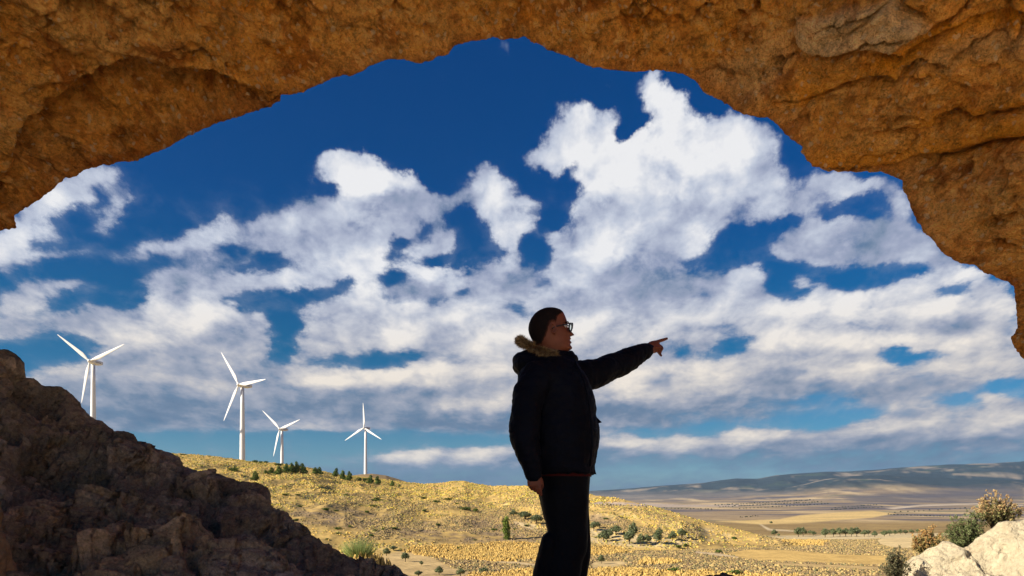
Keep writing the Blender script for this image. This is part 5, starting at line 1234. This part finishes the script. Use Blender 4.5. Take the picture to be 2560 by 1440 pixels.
# glasses
gl = []
def rrect(c, w2, h2, sgn, n=26):
    out = []
    for t in np.linspace(0, 2 * math.pi, n):
        cx_, sy_ = math.cos(t), math.sin(t); u = np.sign(cx_) * abs(cx_) ** .55 * w2; v = np.sign(sy_) * abs(sy_) ** .55 * h2
        out.append(np.array([c[0] - abs(u + sgn * 0) * .0 - .30 * (u * sgn) * 1.0 + .10 * v, c[1] + u, c[2] + v - .0]))
    return out
frames = []
for sgn in (-1, 1):
    c = Q(1426.5, 818, sgn * .034); frames.append((rrect(c, .026, .0185, sgn), [.0034] * 26))
    frames.append(([c + np.array([-.008, sgn * .026, .013]), Q(1408, 811.5, sgn * .078), Q(1386, 817, sgn * .081), Q(1378, 823, sgn * .080)], [.0034, .0030, .0028, .0024]))
cb = Q(1429, 814, 0); frames.append(([cb + np.array([-.001, -.009, 0]), cb + np.array([.002, 0, .002]), cb + np.array([-.001, .009, 0])], [.0019] * 3))
gobj = mlink('glasses', tubes_mesh('glasses', frames, m_black, 8))
mg, ng, pg = material('lens glass'); pg.inputs['Base Color'].default_value = (.9, .95, .95, 1); pg.inputs['Roughness'].default_value = .03; pg.inputs['Transmission Weight'].default_value = 1; pg.inputs['IOR'].default_value = 1.03
for sgn in (-1, 1):
    c = Q(1426.5, 818, sgn * .034); rp = rrect(c, .0255, .018, sgn)[:-1]; V = [tuple(p) for p in rp] + [tuple(p - np.array([.0012, 0, 0])) for p in rp]; n = len(rp)
    me = bpy.data.meshes.new('lens'); me.from_pydata(V, [], [list(range(n)), list(range(n, 2 * n))[::-1]] + [[i, n + i, n + (i + 1) % n, (i + 1) % n] for i in range(n)]); me.materials.append(mg)
    link('lens', me, gobj)

# parka
def fold_disp(V):
    q = V * (1, 1, .55); z = V[:, 2]
    d = .013 * fbm(q, 5.5, 3, .55, True) + .006 * fbm(V * (1, 1, 1.6), 15, 3, .55, True)
    return d - .004
TOR = [(1184,1316,1489,.215),(1180,1312,1490,.222),(1172,1310,1487,.228),(1150,1302,1493,.232),(1110,1297,1500,.236),(1085,1296,1501,.236),(1060,1296,1497,.236),(1040,1296,1491,.235),(1015,1295,1489,.234),(990,1294,1484,.232),(965,1292,1476,.228),(945,1291,1466,.218),(928,1292,1455,.20),(912,1298,1446,.165),(902,1306,1441,.125),(893,1315,1436,.095),(884,1330,1430,.082),(878,1338,1424,.072)]
tor = section_body('t', resec([(Q(0, a[0])[2], Q(a[1] + 5, 0)[0], Q(a[2] - 5, 0)[0], a[3] - .012, MY) for a in TOR], .008), 64, 2.25)
def ks(px, py, dy): return Q(px, py, dy)
arm_near = limb([ks(1345, 945, -.185), ks(1322, 985, -.22), ks(1314, 1030, -.245), ks(1312, 1070, -.26), ks(1313, 1100, -.265), ks(1324, 1140, -.27), ks(1333, 1168, -.27), ks(1334, 1178, -.27)],
                [(.082, .072), (.072, .072), (.065, .070), (.072, .070), (.064, .066), (.055, .06), (.044, .050), (.038, .042)], 32, .01)
cuff_near = limb([ks(1332, 1172, -.27), ks(1335, 1186, -.27)], [(.041, .042), (.040, .040)], 24, .006)
arm_far = limb([ks(1390, 950, .14), ks(1440, 946, .20), ks(1500, 930, .29), ks(1550, 909, .38), ks(1586, 891, .46), ks(1600, 885, .49)], [(.094, .085), (.086, .082), (.073, .075), (.067, .066), (.056, .056), (.044, .046)], 32, .01)
cuff_far = limb([ks(1600, 884, .485), ks(1619, 875, .525)], [(.046, .05), (.042, .045)], 24, .006)
shoulder_n = blob(Q(1352, 945, -.15), (.105, .09, .085)); shoulder_f = blob(Q(1385, 945, .13), (.11, .10, .09))
hood = [blob(Q(1322, 903, 0), (.082, .125, .050)), blob(Q(1330, 917, 0), (.098, .15, .055)), blob(Q(1308, 912, 0), (.052, .10, .048))]
collar = [limb([Q(1420, 886, -.055), Q(1436, 893, -.03), Q(1443, 899, 0), Q(1436, 893, .03), Q(1420, 886, .055)], [.012] * 5, 12, .005), limb([Q(1425, 881, -.045), Q(1431, 886, 0), Q(1425, 881, .045)], [.009] * 3, 12, .005)]
tab = []
def wedge(name, pts, d, th):
    a = [tuple(Q(x, y, d - th / 2)) for x, y in pts]; b = [tuple(Q(x, y, d + th / 2)) for x, y in pts]; n = len(pts)
    me = bpy.data.meshes.new(name); me.from_pydata(a + b, [], [list(range(n)), list(range(n, 2 * n))[::-1]] + [[i, (i + 1) % n, n + (i + 1) % n, n + i] for i in range(n)]); me.materials.append(m_navy); return me
jk = fuse('parka', [tor, arm_near, cuff_near, arm_far, cuff_far, shoulder_n, shoulder_f] + hood + collar + tab, .0062, 3, fold_disp, m_navy)
jacket = mlink('parka', jk)
# placket, zip and snap buttons down the front edge
pl = tubes_mesh('zip_flap', [([Q(x, y, -.085 - .10 * (y > 915) - .04 * (y > 960)) + np.array([0, -.012, 0]) for x, y in ((1438, 905), (1447, 925), (1460, 955), (1468, 990), (1474, 1030), (1478, 1070), (1480, 1110), (1474, 1165))], [.006] * 8)], m_navy, 8)
zf_ = link('zip_flap', pl, jacket)
m_snap = plain('metal snap', (.35, .35, .36), .3, 1)
SN = [(1413, 897, -.085), (1421, 914, -.115), (1429, 922, -.14), (1442, 914, -.085), (1438, 907, -.075), (1474, 1063, -.135), (1489, 1071, -.09), (1418, 905, -.10)]
for (x, y, d) in SN:
    Vb, Fb = blob(Q(x, y, d - .028), (.0035, .003, .0035), 8); me = bpy.data.meshes.new('button'); me.from_pydata(Vb, [], Fb); me.materials.append(m_snap); link('button', me, jacket)
link('pocket_flap', wedge('pocket_flap', [(1476, 1022), (1489, 1040), (1498, 1049), (1505, 1056), (1490, 1060), (1474, 1056)], -.01, .09), jacket)
link('hem_corner', wedge('hem_corner', [(1462, 1150), (1487, 1160), (1487, 1172), (1491, 1186), (1470, 1184), (1460, 1182)], -.02, .12), jacket)
# fur trim of the hood
def fur():
    r_ = np.random.default_rng(9)
    path = np.array([Q(1392, 889, -.088), Q(1380, 887, -.100), Q(1362, 880, -.112), Q(1340, 872, -.112), Q(1320, 861, -.095), Q(1306, 852, -.06), Q(1301, 850, 0), Q(1306, 852, .06), Q(1320, 861, .095), Q(1345, 870, .112), Q(1370, 878, .10), Q(1388, 884, .085)])
    d = np.r_[0, np.cumsum(np.linalg.norm(np.diff(path, axis=0), axis=1))]; N = 8500; s = r_.uniform(0, d[-1], N)
    c = np.stack([np.interp(s, d, path[:, i]) for i in range(3)], 1); T = np.stack([np.interp(s + .01, d, path[:, i]) for i in range(3)], 1) - c; T /= np.linalg.norm(T, axis=1)[:, None] + 1e-6
    rnd = r_.normal(size=(N, 3)); o_ = rnd - (rnd * T).sum(1)[:, None] * T; o_ /= np.linalg.norm(o_, axis=1)[:, None]
    cen = np.array([Q(1355, 0)[0], MY, 0]); outw = c - cen; outw[:, 2] = 0; outw /= np.linalg.norm(outw, axis=1)[:, None]
    b = c + o_ * .010; dr = o_ * .8 + outw * .75 + np.array([-.15, 0, .02]) + .35 * r_.normal(size=(N, 3)); dr /= np.linalg.norm(dr, axis=1)[:, None]
    clump = np.stack([gnoise(c * 55 + k) for k in (0, 7, 13)], 1); dr += .7 * clump; dr /= np.linalg.norm(dr, axis=1)[:, None]
    L = r_.uniform(.014, .034, N)[:, None]; wv_ = np.cross(dr, r_.normal(size=(N, 3))); wv_ /= np.linalg.norm(wv_, axis=1)[:, None]; wv_ *= .0011
    m1 = b + dr * L * .55 + np.array([0, 0, -.002]); t = b + dr * L + np.array([0, 0, -.005])
    V = np.stack([b - wv_, b + wv_, m1 + wv_ * .7, m1 - wv_ * .7, t], 1).reshape(-1, 3); i = np.arange(N)[:, None] * 5
    fc = np.concatenate([i + [0, 1, 2], i + [0, 2, 3], i + [3, 2, 4]])
    cs = np.array([(.40, .27, .13), (.26, .16, .075), (.12, .075, .04), (.52, .38, .20)])[r_.integers(0, 4, N)] * r_.uniform(.7, 1.2, (N, 1))
    cs = np.repeat(cs, 5, 0); return mesh_np('fur_trim', V, fc, leafy('fur', .8), False, cs)
fo = link('fur_trim', fur(), jacket)
# shirt hem under the parka, trousers, shoes
sh = section_body('s', [(Q(0, 1192)[2], Q(1330, 0)[0], Q(1478, 0)[0], .175, MY), (Q(0, 1170)[2], Q(1330, 0)[0], Q(1478, 0)[0], .180, MY)], 48, 2.3)
me = bpy.data.meshes.new('shirt'); me.from_pydata(sh[0], [], sh[1]); me.materials.append(m_red); mlink('shirt', me)
LEG = [(1180,1340,1475,.165),(1205,1339,1474,.168),(1235,1346,1472,.168),(1262,1353,1470,.160),(1300,1362,1466,.140)]
tp = [section_body('t', resec([(Q(0, a[0])[2], Q(a[1], 0)[0], Q(a[2], 0)[0], a[3], MY) for a in LEG], .008), 48, 2.4)]
def leg(dy, pts):
    return limb([Q(x, y, dy) for x, y, r in pts], [(r, min(r * 1.0, .088)) for x, y, r in pts], 32, .01)
tp.append(leg(-.085, [(1408, 1225, .118), (1412, 1262, .118), (1416, 1300, .106), (1421, 1335, .098), (1421, 1362, .098), (1410, 1392, .095), (1406, 1440, .090), (1402, 1510, .078), (1400, 1590, .068)]))
tp.append(leg(.085, [(1412, 1225, .115), (1418, 1270, .113), (1424, 1310, .106), (1428, 1345, .100), (1430, 1380, .097), (1424, 1440, .090), (1416, 1510, .080), (1412, 1590, .070)]))
tp.append(limb([Q(1372, 1350, -.12), Q(1368, 1395, -.10), Q(1358, 1440, -.09), Q(1352, 1500, -.08)], [(.035, .06), (.05, .07), (.055, .07), (.05, .07)], 24, .01))
tr = fuse('trousers', tp, .007, 4, lambda V: .007 * fbm(V * (1, 1, .5), 6, 3, .55, True) - .002, m_trou); mlink('trousers', tr)
m_shoe = plain('dark shoe', (.02, .017, .015), .5)
for dy, dx in FEET:
    x0 = Q(1405, 0)[0] + dx; y = MY + dy
    s_ = fuse('shoe', [limb([(x0 - .06, y, .055), (x0 + .03, y, .05), (x0 + .18, y, .035)], [(.052, .045), (.045, .048), (.030, .045)], 20, .01), limb([(x0 - .05, y, .07), (x0 - .03, y, .12)], [(.05, .045), (.05, .045)], 20, .01)], .006, 3, None, m_shoe)
    mlink('shoe', s_)
